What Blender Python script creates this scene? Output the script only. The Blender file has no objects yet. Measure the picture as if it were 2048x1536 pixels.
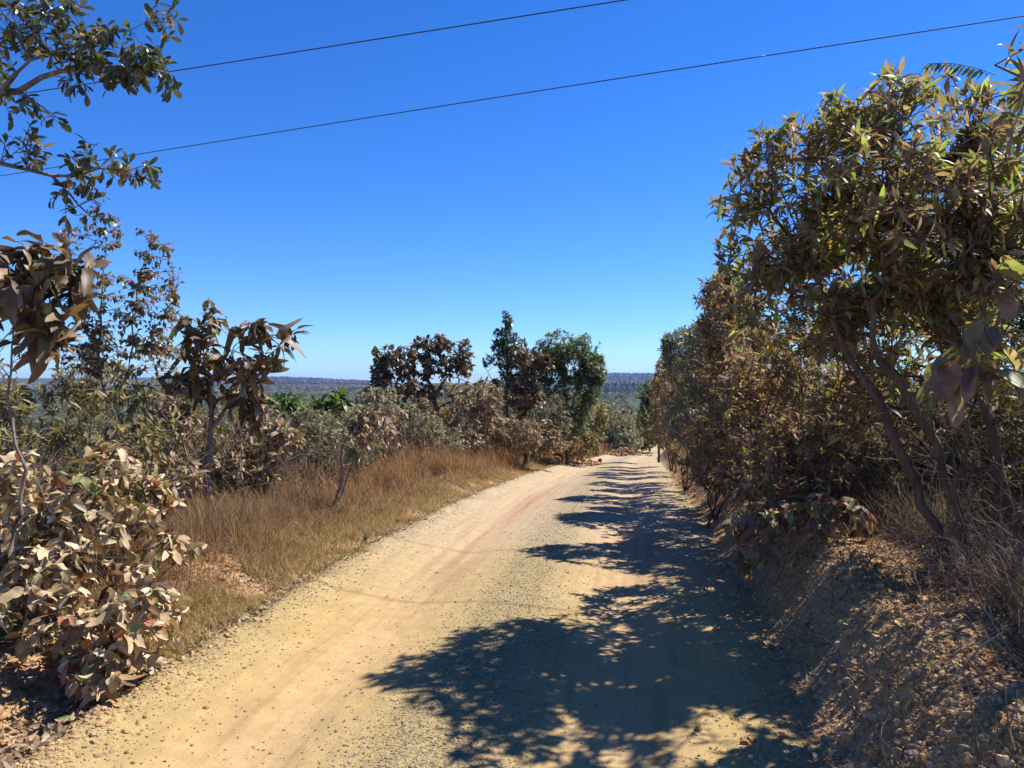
import bpy, math
import numpy as np
from mathutils import Vector

# ------------------------------------------------------------------ camera, sky, sun
F = 1547.0                      # focal length in pixels of the 2048 px wide photograph
CAMZ = 1.6
scn = bpy.context.scene
COL = scn.collection
cam = bpy.data.cameras.new("camera"); camo = bpy.data.objects.new("camera", cam); COL.objects.link(camo)
camo.location = (0, 0, CAMZ); camo.rotation_euler = (math.radians(90), 0, 0)
cam.sensor_width = 36; cam.lens = 36 * F / 2048; cam.clip_start = 0.05; cam.clip_end = 30000
scn.camera = camo
SUN_EL = math.radians(51); SUN_AZ = math.atan2(1.0, 0.5)       # azimuth from +Y towards +X
w = bpy.data.worlds.new("World"); scn.world = w; w.use_nodes = True
nt = w.node_tree; bg = nt.nodes["Background"]
sky = nt.nodes.new("ShaderNodeTexSky"); sky.sky_type = 'NISHITA'; sky.sun_disc = False
sky.sun_elevation = SUN_EL; sky.sun_rotation = SUN_AZ
sky.altitude = 1000; sky.air_density = 1.0; sky.dust_density = 0.0; sky.ozone_density = 2.6
hs = nt.nodes.new("ShaderNodeHueSaturation"); hs.inputs['Saturation'].default_value = 1.30
hs.inputs['Value'].default_value = 1.0
nt.links.new(sky.outputs[0], hs.inputs['Color']); 
wb = nt.nodes.new("ShaderNodeMix"); wb.data_type = 'RGBA'; wb.blend_type = 'MULTIPLY'; wb.inputs[0].default_value = 1.0
wb.inputs[7].default_value = (0.66, 0.93, 1.42, 1)
nt.links.new(hs.outputs[0], wb.inputs[6]); nt.links.new(wb.outputs[2], bg.inputs[0])
bg.inputs[1].default_value = 0.075
sl = bpy.data.lights.new("sun", 'SUN'); slo = bpy.data.objects.new("sun", sl); COL.objects.link(slo)
sl.energy = 5.0; sl.angle = math.radians(0.5); sl.color = (1.0, 0.955, 0.90)
sdir = Vector((math.sin(SUN_AZ) * math.cos(SUN_EL), math.cos(SUN_AZ) * math.cos(SUN_EL), math.sin(SUN_EL)))
slo.rotation_euler = sdir.to_track_quat('Z', 'Y').to_euler()
slo.location = (20, 10, 30)
scn.view_settings.view_transform = 'Standard'; scn.view_settings.look = 'None'
scn.view_settings.gamma = 1; scn.view_settings.use_curve_mapping = False
scn.view_settings.exposure = 0.85
try:
    scn.cycles.max_bounces = 6; scn.cycles.diffuse_bounces = 3; scn.cycles.transmission_bounces = 3
    scn.cycles.transparent_max_bounces = 4; scn.cycles.glossy_bounces = 2; scn.cycles.volume_bounces = 0
except Exception:
    pass

# ------------------------------------------------------------------ numpy helpers
def rng_(s): return np.random.default_rng(s)
def _h(ix, iy, iz, seed):
    h = (ix.astype(np.uint32) * np.uint32(374761393) + iy.astype(np.uint32) * np.uint32(668265263)
         + iz.astype(np.uint32) * np.uint32(2147483647) + np.uint32((seed * 974711) & 0xffffffff))
    h = (h ^ (h >> np.uint32(13))) * np.uint32(1274126177)
    h = (h ^ (h >> np.uint32(16))) * np.uint32(2246822519)
    return ((h ^ (h >> np.uint32(15))) & np.uint32(0xffffff)).astype(np.float64) / 0xffffff
def vnoise(x, y, z=None, seed=0):
    x = np.asarray(x, float); y = np.asarray(y, float)
    z = np.zeros_like(x) if z is None else np.asarray(z, float)
    fx, fy, fz = np.floor(x), np.floor(y), np.floor(z)
    ix, iy, iz = fx.astype(np.int64), fy.astype(np.int64), fz.astype(np.int64)
    tx, ty, tz = x - fx, y - fy, z - fz
    tx = tx * tx * (3 - 2 * tx); ty = ty * ty * (3 - 2 * ty); tz = tz * tz * (3 - 2 * tz)
    r = 0
    flat = not np.any(z)
    for dz in ((0,) if flat else (0, 1)):
        wz = 1.0 if flat else (tz if dz else 1 - tz)
        for dy in (0, 1):
            wy = ty if dy else 1 - ty
            for dx in (0, 1):
                wx = tx if dx else 1 - tx
                r = r + wx * wy * wz * _h(ix + dx, iy + dy, iz + dz, seed)
    return r * 2 - 1
def fbm(x, y, f, o=4, seed=0, g=0.5):
    s = 0; a = 1.0; n = 0
    for i in range(o):
        s = s + a * vnoise(np.asarray(x) * f + i * 17.3, np.asarray(y) * f - i * 9.1, None, seed + i); n += a
        a *= g; f *= 2.03
    return s / n
def sstep(t): t = np.clip(t, 0, 1); return t * t * (3 - 2 * t)
def norm(v): return v / np.maximum(np.linalg.norm(v, axis=-1, keepdims=True), 1e-9)

def make_mesh(name, V, Fc, mat, smooth=True, attrs=None):
    V = np.ascontiguousarray(V, np.float32); Fc = np.ascontiguousarray(Fc, np.int32)
    k = Fc.shape[1]
    me = bpy.data.meshes.new(name)
    me.vertices.add(len(V)); me.vertices.foreach_set("co", V.ravel())
    me.loops.add(Fc.size); me.loops.foreach_set("vertex_index", Fc.ravel())
    me.polygons.add(len(Fc)); me.polygons.foreach_set("loop_start", np.arange(0, Fc.size, k, dtype=np.int32))
    me.polygons.foreach_set("use_smooth", np.full(len(Fc), smooth, dtype=bool))
    me.update(calc_edges=True)
    if attrs:
        for n, a in attrs.items():
            at = me.attributes.new(n, 'FLOAT', 'POINT'); at.data.foreach_set("value", np.ascontiguousarray(a, np.float32))
    me.materials.append(mat)
    return me
def link(name, me, parent=None, kind=None, label=None, cat=None, group=None):
    o = bpy.data.objects.new(name, me); COL.objects.link(o)
    if parent is not None: o.parent = parent; o.matrix_parent_inverse = parent.matrix_world.inverted()
    if kind: o['kind'] = kind
    if label: o['label'] = label
    if cat: o['category'] = cat
    if group: o['group'] = group
    return o
def root(name, label, cat, loc, group=None):
    o = bpy.data.objects.new(name, None); COL.objects.link(o); o.location = loc
    o.empty_display_size = 0.1
    o['label'] = label; o['category'] = cat
    if group: o['group'] = group
    return o

# ------------------------------------------------------------------ terrain shape
def sdrop(y):
    y = np.asarray(y, float)
    q = 0.0018 * np.clip(y, -10, 20) ** 2 * (y > 0)
    return q + 0.072 * np.clip(y - 20, 0, None)
def gdist(v):                                   # distance at which a pixel row meets the road surface
    D = np.linspace(1.5, 60, 6000)
    f = (v - 768) / F * D - (CAMZ + sdrop(D))
    i = np.argmax(f > 0)
    return D[i]
LE = [(-150, 1700), (10, 1536), (150, 1440), (400, 1290), (620, 1160), (740, 1092), (880, 1020), (1000, 970), (1110, 934), (1188, 916)]
RE = [(1660, 1700), (1630, 1536), (1590, 1400), (1520, 1250), (1440, 1110), (1400, 1040), (1350, 970), (1328, 934), (1312, 916)]
def edge(pts):
    ys = []; xs = []
    for u, v in pts:
        d = gdist(v); ys.append(d); xs.append((u - 1024) / F * d)
    o = np.argsort(ys); return np.array(ys)[o], np.array(xs)[o]
ly, lx = edge(LE); ry, rx = edge(RE)
ly = np.concatenate([[-40], ly, [48, 55, 64, 80]]); lx = np.concatenate([[lx[0] - .2], lx, [6.2, 9.5, 16, 34]])
ry = np.concatenate([[-40], ry, [46, 50, 56, 70]]); rx = np.concatenate([[rx[0] + .1], rx, [9.6, 12.5, 19, 36]])
def XL(y): return np.interp(y, ly, lx)
def XR(y): return np.interp(y, ry, rx)
FR = np.array([0, 45, 60, 100, 200, 400, 700, 1000, 1500, 2400, 3200, 3800, 4600, 5600, 6700, 9600.])
FZ = np.array([-2.5, -2.6, -4.0, -8, -17, -21, -16, -13.5, -15, -9, -2, 12, 27, 30, 0, -30.])
def H(x, y):
    x = np.asarray(x, float); y = np.asarray(y, float)
    r = np.hypot(x, y)
    base = -sdrop(np.clip(y, -10, 48))
    xl = XL(y); xr = XR(y); b = xl - x; a = x - xr
    lat = np.where(b > 0, 0.24 * sstep(b / 0.75) * (.8 + .35 * fbm(x * 0, y, .7, 3, 15)) - 0.035 * np.clip(b - 1.5, 0, 6) - 0.12 * np.clip(b - 7, 0, 40), 0)
    bw = 0.68 + 0.25 * fbm(x * 0, y, 0.6, 2, 5)
    bh = 0.50 + 0.16 * fbm(x * 0, y, 0.9, 3, 8)
    bank = bh * sstep(a / bw) * (.86 + .14 * sstep((y - 5) / 3))
    rough = sstep(a / .3) * (0.07 * fbm(x * .5, y, 3.6, 5, 11) + 0.02 * fbm(x, y, 11, 3, 12)) + sstep((b + .15) / .5) * 0.04 * fbm(x, y, 3.0, 4, 21)
    lat = lat + 0.055 * fbm(x * .25, y, 6.5, 3, 17) * sstep(a / .2) * (1 - sstep((a - .6) / .4)) + bank + 0.015 * np.clip(a - 1, 0, 10) + rough
    t = np.clip((x - xl) / np.maximum(xr - xl, .1), 0, 1)
    inr = sstep((t) / .06) * sstep((1 - t) / .06) * (a < 0) * (b < 0)
    trk = -0.05 * np.exp(-((t - .28) / .10) ** 2) - 0.045 * np.exp(-((t - .74) / .10) ** 2) + 0.012
    edgecl = 0.045 * np.exp(-((t - .04) / .05) ** 2) * (1 + fbm(x, y, 5, 3, 41))
    road = inr * trk + (a < 0) * (b < 0) * edgecl + (a < 0) * (b < 0) * (0.010 * fbm(x, y, 2.5, 4, 31) + 0.004 * fbm(x, y, 14, 3, 33))
    near = base + (lat + road)
    far = np.interp(r, FR, FZ)
    az = np.arctan2(x, np.maximum(y, 1e-3))
    hillr = np.exp(-((az - 0.15) / 0.16) ** 2) * (sstep((r - 2300) / 700)) * 0
    far = far + hillr + np.clip(r / 500 - .15, 0, 1) * 4 * fbm(x, y, 1 / 350., 4, 51) + np.clip(r / 3000 - .6, 0, 1) * 22 * fbm(x, y, 1 / 900., 5, 54)
    ta = 1024 + F * np.tan(np.clip(az, -1.2, 1.2))
    rv = np.interp(ta, [-600, 0, 350, 560, 640, 735, 850, 960, 1100, 1195, 1225, 1300, 1345, 1420, 1700, 2600], [752, 758, 754, 756, 759, 765, 768, 767, 762, 752, 750, 750, 756, 760, 757, 762])
    rz = CAMZ - (rv - 768) / F * 4600 - 5
    kr = sstep((r - 3300) / 1200); far = far * (1 - kr) + rz * kr * (1 - sstep((r - 5000) / 1400)) + kr * 7 * fbm(x, y, 1 / 420., 4, 57)
    k = sstep((r - 50) / 40)
    return near * (1 - k) + far * k
def P(u, v, D): return np.array([(u - 1024) / F * D, D, CAMZ - (v - 768) / F * D])
def GP(u, D):
    x = (u - 1024) / F * D
    return np.array([x, D, float(H(np.array([x]), np.array([D]))[0])])

# ------------------------------------------------------------------ materials
def new_mat(name):
    m = bpy.data.materials.new(name); m.use_nodes = True
    nt = m.node_tree; return m, nt, nt.nodes["Principled BSDF"], nt.nodes["Material Output"]
def ramp(nt, fac, pal, interp='LINEAR'):
    r = nt.nodes.new("ShaderNodeValToRGB"); r.color_ramp.interpolation = interp
    e = r.color_ramp.elements
    while len(e) < len(pal): e.new(0.5)
    for i, (p, c) in enumerate(pal):
        e[i].position = p; e[i].color = (*c, 1)
    nt.links.new(fac, r.inputs[0]); return r.outputs[0]
def mixc(nt, f, a, b, mode='MIX'):
    m = nt.nodes.new("ShaderNodeMix"); m.data_type = 'RGBA'; m.blend_type = mode
    for s, v in ((0, f), (6, a), (7, b)):
        if isinstance(v, (int, float)): m.inputs[s].default_value = v
        elif isinstance(v, tuple): m.inputs[s].default_value = (*v, 1)
        else: nt.links.new(v, m.inputs[s])
    return m.outputs[2]
def noise(nt, scale, detail=4, rough=.55, vec=None):
    n = nt.nodes.new("ShaderNodeTexNoise"); n.inputs['Scale'].default_value = scale
    n.inputs['Detail'].default_value = detail; n.inputs['Roughness'].default_value = rough
    if vec is not None: nt.links.new(vec, n.inputs['Vector'])
    return n.outputs[0]
def objco(nt):
    return nt.nodes.new("ShaderNodeTexCoord").outputs['Object']
def attr(nt, name):
    a = nt.nodes.new("ShaderNodeAttribute"); a.attribute_name = name; return a.outputs['Fac']
def bump(nt, pr, h, strength, dist):
    b = nt.nodes.new("ShaderNodeBump"); b.inputs['Strength'].default_value = strength; b.inputs['Distance'].default_value = dist
    nt.links.new(h, b.inputs['Height']); nt.links.new(b.outputs[0], pr.inputs['Normal'])
def math_(nt, op, a, b=None, c=None):
    m = nt.nodes.new("ShaderNodeMath"); m.operation = op
    for i, v in enumerate((a, b, c)):
        if v is None: continue
        if isinstance(v, (int, float)): m.inputs[i].default_value = v
        else: nt.links.new(v, m.inputs[i])
    return m.outputs[0]

def leaf_mat(name, pal, trans=0.3, tcol=(1.0, 1.15, .5), rough=.5, spec=.35, dust=None):
    m, nt, pr, out = new_mat(name)
    g = nt.nodes.new("ShaderNodeNewGeometry")
    c = ramp(nt, g.outputs['Random Per Island'], pal, 'CONSTANT')
    n = noise(nt, 22, 3, .6, objco(nt))
    c = mixc(nt, 1.0, c, ramp(nt, n, [(.3, (.72, .72, .72)), (.7, (1.25, 1.25, 1.25))]), 'MULTIPLY')
    if dust:
        d = noise(nt, 3.1, 3, .6, objco(nt))
        c = mixc(nt, ramp(nt, d, [(.38, (0, 0, 0)), (.62, (.75, .75, .75))]), c, dust)
    nt.links.new(c, pr.inputs['Base Color'])
    pr.inputs['Roughness'].default_value = rough; pr.inputs['Specular IOR Level'].default_value = spec
    tr = nt.nodes.new("ShaderNodeBsdfTranslucent")
    tc = mixc(nt, 1.0, c, tcol, 'MULTIPLY'); nt.links.new(tc, tr.inputs[0])
    mx = nt.nodes.new("ShaderNodeMixShader"); mx.inputs[0].default_value = trans
    nt.links.new(pr.outputs[0], mx.inputs[1]); nt.links.new(tr.outputs[0], mx.inputs[2]); nt.links.new(mx.outputs[0], out.inputs[0])
    return m
def bark_mat(name, c1, c2, scale=30):
    m, nt, pr, out = new_mat(name)
    tc = objco(nt); mp = nt.nodes.new("ShaderNodeMapping"); mp.inputs['Scale'].default_value = (1, 1, .25); nt.links.new(tc, mp.inputs[0])
    n = noise(nt, scale, 5, .65, mp.outputs[0]); n2 = noise(nt, 4, 3, .5, tc)
    c = ramp(nt, n, [(.3, c1), (.7, c2)]); c = mixc(nt, 1.0, c, ramp(nt, n2, [(.3, (.7, .7, .7)), (.7, (1.3, 1.25, 1.2))]), 'MULTIPLY')
    nt.links.new(c, pr.inputs['Base Color']); pr.inputs['Roughness'].default_value = .9; pr.inputs['Specular IOR Level'].default_value = .15
    bump(nt, pr, n, .6, .01)
    return m
def grass_mat(name, pal, trans=.35):
    return leaf_mat(name, pal, trans, (1.1, 1.0, .7), .6, .2)

M = {}
def sc(c, k): return tuple(x * k for x in c)
M['brown'] = leaf_mat('dusty_leaf', [(0, (0.246, 0.15, 0.13)), (0.28, (0.343, 0.222, 0.189)), (0.5, (0.237, 0.194, 0.119)), (0.7, (0.28, 0.289, 0.13)), (0.86, (0.366, 0.404, 0.141)), (0.955, (0.473, 0.328, 0.234)), (0.99, (0.707, 0.423, 0.07))], .45, (1.15, 1.25, .5), .5, .3)
M['brown2'] = leaf_mat('dusty_hedge_leaf', [(0, (0.267, 0.152, 0.127)), (0.35, (0.368, 0.224, 0.184)), (0.6, (0.246, 0.198, 0.113)), (0.85, (0.287, 0.307, 0.113)), (0.96, (0.616, 0.61, 0.113))], .42, (1.15, 1.1, .55), .55, .25)
M['tan'] = leaf_mat('tan_leaf', [(0, (.52, .41, .235)), (.22, (.44, .31, .16)), (.4, (.30, .19, .09)), (.55, (.16, .095, .05)), (.68, (.38, .28, .15)), (.82, (.19, .20, .07)), (.89, (.42, .15, .07)), (.92, (.60, .51, .33))], .16, (1.1, .95, .6), .6, .25)
M['bigdry'] = leaf_mat('brown_broad_leaf', [(0, (0.15, 0.101, 0.057)), (0.35, (0.231, 0.162, 0.093)), (0.6, (0.109, 0.074, 0.04)), (0.78, (0.286, 0.207, 0.119)), (0.88, (0.136, 0.123, 0.045)), (0.96, (0.354, 0.271, 0.169))], .2, (1.15, 1.0, .55), .5, .35)
M['sap'] = leaf_mat('red_tinged_leaf', [(0, (0.14, 0.126, 0.07)), (0.4, (0.196, 0.168, 0.098)), (0.7, (0.126, 0.154, 0.056)), (0.88, (0.42, 0.098, 0.07)), (0.95, (0.308, 0.252, 0.168))], .35, (1.3, 1.1, .5), .4, .45)
M['dark'] = leaf_mat('dark_glossy_leaf', [(0, (0.072, 0.078, 0.039)), (0.4, (0.098, 0.104, 0.052)), (0.7, (0.13, 0.117, 0.065)), (0.9, (0.156, 0.182, 0.065)), (0.97, (0.455, 0.26, 0.078))], .25, (1.2, 1.3, .5), .3, .6)
M['olive'] = leaf_mat('olive_leaf', [(0, (0.179, 0.141, 0.068)), (0.35, (0.24, 0.195, 0.091)), (0.6, (0.156, 0.152, 0.057)), (0.8, (0.336, 0.249, 0.137)), (0.95, (0.48, 0.325, 0.091))], .35, (1.1, 1.15, .5), .5, .3)
M['green'] = leaf_mat('fresh_green_leaf', [(0, (0.077, 0.113, 0.043)), (0.35, (0.115, 0.158, 0.049)), (0.6, (0.09, 0.135, 0.043)), (0.8, (0.18, 0.215, 0.071)), (0.95, (0.282, 0.283, 0.099))], .38, (1.1, 1.3, .4), .42, .4)
M['muted'] = leaf_mat('muted_green_leaf', [(0, (0.12, 0.162, 0.066)), (0.35, (0.174, 0.214, 0.084)), (0.6, (0.132, 0.168, 0.072)), (0.8, (0.228, 0.246, 0.108)), (0.95, (0.312, 0.285, 0.144))], .35, (1.1, 1.2, .5), .5, .3)
M['frond'] = leaf_mat('matt_green_leaf', [(0, (.07, .09, .03)), (.5, (.10, .12, .04))], .2, (1.1, 1.2, .5), .9, .05)
M['grey'] = leaf_mat('greyish_leaf', [(0, (0.186, 0.179, 0.103)), (0.4, (0.264, 0.238, 0.147)), (0.7, (0.31, 0.253, 0.147)), (0.9, (0.373, 0.313, 0.206))], .28, (1.1, 1.15, .6), .55, .3)
M['tanfar'] = leaf_mat('withered_leaf', [(0, (0.299, 0.203, 0.128)), (0.4, (0.384, 0.289, 0.193)), (0.7, (0.213, 0.149, 0.086)), (0.9, (0.266, 0.266, 0.095))], .25, (1.1, 1.0, .6), .5, .3)
M['bark_red'] = bark_mat('reddish_bark', (.07, .042, .028), (.20, .12, .08))
M['bark_grey'] = bark_mat('grey_bark', (.10, .08, .065), (.30, .25, .21))
M['bark_pale'] = bark_mat('pale_bark', (.20, .15, .12), (.45, .36, .29))
M['bark_dark'] = bark_mat('dark_bark', (.05, .035, .03), (.15, .10, .08))
M['g_russet'] = grass_mat('russet_grass', [(0, (0.394, 0.196, 0.077)), (0.22, (0.469, 0.276, 0.116)), (0.4, (0.263, 0.124, 0.054)), (0.58, (0.338, 0.222, 0.116)), (0.75, (0.506, 0.337, 0.154)), (0.9, (0.15, 0.124, 0.054))])
M['g_straw'] = grass_mat('straw_grass', [(0, (0.414, 0.309, 0.135)), (0.4, (0.463, 0.357, 0.179)), (0.7, (0.331, 0.219, 0.097)), (0.9, (0.282, 0.243, 0.089))])
M['g_pale'] = grass_mat('pale_grass', [(0, (0.252, 0.189, 0.126)), (0.4, (0.324, 0.261, 0.18)), (0.7, (0.18, 0.126, 0.081)), (0.9, (0.18, 0.18, 0.072))])
M['twig'] = leaf_mat('dead_twig', [(0, (.18, .12, .085)), (.4, (.26, .19, .14)), (.8, (.12, .08, .06))], .05, (1, 1, 1), .8, .1)

# ground: litter soil and far forest / field colours
def ground_mat():
    m, nt, pr, out = new_mat('dry_soil')
    tc = objco(nt)
    n1 = noise(nt, 1.3, 6, .6, tc); n2 = noise(nt, 18, 5, .65, tc); n3 = noise(nt, 70, 3, .6, tc)
    c = ramp(nt, n1, [(.3, (.32, .18, .085)), (.55, (.41, .25, .12)), (.75, (.47, .32, .155))])
    c = mixc(nt, 1.0, c, ramp(nt, n2, [(.32, (.62, .58, .54)), (.6, (1.12, 1.1, 1.08))]), 'MULTIPLY')
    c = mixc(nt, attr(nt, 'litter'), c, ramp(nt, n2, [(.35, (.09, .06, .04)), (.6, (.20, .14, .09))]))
    f1 = noise(nt, 1 / 260., 6, .62, tc); f2 = noise(nt, 1 / 900., 3, .5, tc); f3 = noise(nt, 1 / 14., 4, .7, tc)
    fc = ramp(nt, f3, [(.35, (.030, .045, .020)), (.65, (.085, .10, .045))])
    fld = ramp(nt, f1, [(.57, (0, 0, 0)), (.60, (1, 1, 1))])
    fldc = ramp(nt, f2, [(.4, (.34, .22, .12)), (.6, (.22, .20, .10))])
    fc = mixc(nt, math_(nt, 'MULTIPLY', fld, attr(nt, 'field')), fc, fldc)
    c = mixc(nt, attr(nt, 'farness'), c, fc)
    nt.links.new(c, pr.inputs['Base Color']); pr.inputs['Roughness'].default_value = 1; pr.inputs['Specular IOR Level'].default_value = .1
    h = math_(nt, 'ADD', n2, math_(nt, 'MULTIPLY', n3, .4)); bump(nt, pr, h, .8, .03)
    return m
def road_mat():
    m, nt, pr, out = new_mat('packed_dirt')
    tc = objco(nt)
    t = attr(nt, 'gravelly'); tr = attr(nt, 'track')
    n1 = noise(nt, .8, 5, .6, tc); n2 = noise(nt, 9, 5, .65, tc); n3 = noise(nt, 60, 4, .7, tc); n4 = noise(nt, 190, 2, .6, tc)
    c = ramp(nt, n1, [(0.3, (0.375, 0.255, 0.09)), (0.52, (0.411, 0.29, 0.118)), (0.72, (0.383, 0.26, 0.102))])
    c = mixc(nt, tr, c, ramp(nt, n1, [(0.3, (0.411, 0.277, 0.125)), (0.7, (0.437, 0.295, 0.14))]))
    c = mixc(nt, math_(nt, 'MULTIPLY', attr(nt, 'beige_far'), .75), c, (.41, .31, .20))  # road colour mixes towards a paler beige with distance
    pink = math_(nt, 'MULTIPLY', attr(nt, 'clay'), .7)
    c = mixc(nt, pink, c, (.36, .205, .12))
    c = mixc(nt, 1.0, c, ramp(nt, n2, [(.3, (.86, .85, .83)), (.65, (1.06, 1.06, 1.06))]), 'MULTIPLY')
    g = ramp(nt, n3, [(.38, (.38, .36, .33)), (.48, (.92, .92, .92)), (.66, (1.25, 1.26, 1.26))])
    c = mixc(nt, t, c, mixc(nt, 1.0, mixc(nt, .35, c, (.27, .25, .155)), g, 'MULTIPLY'))
    fine = ramp(nt, n4, [(.30, (.72, .70, .68)), (.42, (1, 1, 1))])
    c = mixc(nt, .6, c, mixc(nt, 1.0, c, fine, 'MULTIPLY'))
    cx = nt.nodes.new("ShaderNodeCombineXYZ"); sy = nt.nodes.new("ShaderNodeSeparateXYZ"); nt.links.new(tc, sy.inputs[0])
    nt.links.new(math_(nt, 'MULTIPLY', attr(nt, 'across'), 34), cx.inputs[0]); nt.links.new(math_(nt, 'MULTIPLY', sy.outputs[1], .35), cx.inputs[1])
    st = noise(nt, 1.0, 5, .6, cx.outputs[0])
    c = mixc(nt, math_(nt, 'ADD', math_(nt, 'MULTIPLY', tr, .75), .25), c, mixc(nt, 1.0, c, ramp(nt, st, [(.35, (.80, .77, .74)), (.5, (1, 1, 1)), (.65, (1.08, 1.07, 1.06))]), 'MULTIPLY'))
    nt.links.new(c, pr.inputs['Base Color']); pr.inputs['Roughness'].default_value = .95; pr.inputs['Specular IOR Level'].default_value = .15
    h = math_(nt, 'ADD', math_(nt, 'MULTIPLY', n3, math_(nt, 'ADD', math_(nt, 'MULTIPLY', t, .9), .15)), math_(nt, 'MULTIPLY', n2, .5))
    h = math_(nt, 'ADD', h, math_(nt, 'MULTIPLY', n4, .15)); h = math_(nt, 'ADD', h, math_(nt, 'MULTIPLY', st, .5))
    bump(nt, pr, h, .7, .02)
    return m
M['ground'] = ground_mat(); M['road'] = road_mat()
def stone_mat(name, pal):
    m, nt, pr, out = new_mat(name)
    g = nt.nodes.new("ShaderNodeNewGeometry"); c = ramp(nt, g.outputs['Random Per Island'], pal, 'LINEAR')
    n = noise(nt, 80, 3, .6, objco(nt)); c = mixc(nt, 1., c, ramp(nt, n, [(.3, (.75, .75, .75)), (.7, (1.15, 1.15, 1.15))]), 'MULTIPLY')
    nt.links.new(c, pr.inputs['Base Color']); pr.inputs['Roughness'].default_value = .95; pr.inputs['Specular IOR Level'].default_value = .1
    return m
M['stone'] = stone_mat('pebble', [(0, (0.257, 0.183, 0.1)), (0.4, (0.332, 0.249, 0.141)), (0.7, (0.216, 0.174, 0.124)), (0.9, (0.315, 0.191, 0.116)), (1, (0.415, 0.349, 0.249))])
M['clod'] = stone_mat('clod', [(0, (.30, .17, .08)), (.5, (.41, .26, .125)), (1, (.50, .35, .18))])

# ------------------------------------------------------------------ ground sheet and road
def build_terrain():
    xs = [0.0]; 
    while xs[-1] < 9000:
        xs.append(xs[-1] + (0.028 if xs[-1] < 3.2 else 0.028 + (xs[-1] - 3.2) * .03))
    xs = np.array(xs); xs = np.concatenate([-xs[:0:-1], xs]) + 0.3
    ys = [-14, -10, -7, -5, -3.5, -2.5, -1.5, -.8, -.2, .3, .7, 1.0, 1.3, 1.6]
    while ys[-1] < 60: ys.append(ys[-1] * 1.0058 + .003)
    while ys[-1] < 9000: ys.append(ys[-1] * 1.022)
    ys = np.array(ys)
    X, Y = np.meshgrid(xs, ys); Z = H(X, Y)
    nx, ny = len(xs), len(ys)
    xl, xr = XL(Y), XR(Y)
    t = (X - xl) / np.maximum(xr - xl, .2)
    wob = 0.22 * fbm(X, Y, 1.7, 4, 61) + .05 * fbm(X, Y, 9, 2, 62)
    dl = X - xl + wob; dr = xr - X + wob * .5
    inroad = (dl > 0) & (dr > 0) & (Y < 66)
    n = fbm(X, Y, 1.1, 4, 71)
    track = np.clip(np.exp(-((t - .28) / .11) ** 2) + np.exp(-((t - .74) / .11) ** 2), 0, 1)
    grav = np.clip(1.25 * np.exp(-((t - .51 - .03 * n) / .09) ** 2) + .75 * np.exp(-((t - .03) / .07) ** 2) + .6 * np.exp(-((t - 1.0) / .07) ** 2) + .25 * n, 0, 1)
    clay = np.clip(np.exp(-((t - .30) / .05) ** 2) * sstep((Y - 7) / 4) * (1 - sstep((Y - 13) / 5)) + np.exp(-((t - .8) / .10) ** 2) * np.exp(-((Y - 8.3) / 1.3) ** 2) * 1.1 + .5 * np.exp(-((t - .7) / .2) ** 2) * np.exp(-((Y - 12) / 1.5) ** 2), 0, 1)
    r = np.hypot(X, Y)
    a = X - xr; b = xl - X
    bn = fbm(X, Y, 2.2, 4, 81)
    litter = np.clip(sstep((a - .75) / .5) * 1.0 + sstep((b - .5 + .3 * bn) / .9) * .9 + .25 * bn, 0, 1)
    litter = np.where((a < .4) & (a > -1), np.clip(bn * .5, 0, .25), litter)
    far = sstep((r - 45) / 40)
    field = sstep((r - 1100) / 300) * (1 - sstep((r - 3000) / 500))
    V = np.stack([X, Y, Z], -1).reshape(-1, 3)
    idx = np.arange(nx * ny).reshape(ny, nx)
    q = np.stack([idx[:-1, :-1], idx[:-1, 1:], idx[1:, 1:], idx[1:, :-1]], -1).reshape(-1, 4)
    m = inroad.reshape(-1)
    fm = m[q].sum(1) >= 2
    def sub(faces, attrs):
        used = np.zeros(len(V), bool); used[faces.ravel()] = True
        rm = np.cumsum(used) - 1
        return V[used], rm[faces], {k: v.reshape(-1)[used] for k, v in attrs.items()}
    v, f, at = sub(q[fm], dict(gravelly=grav, track=track, clay=clay, across=t, beige_far=sstep((Y - 4.5 + fbm(X, Y, .5, 2, 91)) / 6)))
    link('dirt_road', make_mesh('dirt_road', v, f, M['road'], True, at), kind='structure')
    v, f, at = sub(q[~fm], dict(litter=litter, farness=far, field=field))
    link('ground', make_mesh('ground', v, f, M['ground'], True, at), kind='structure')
build_terrain()

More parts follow.
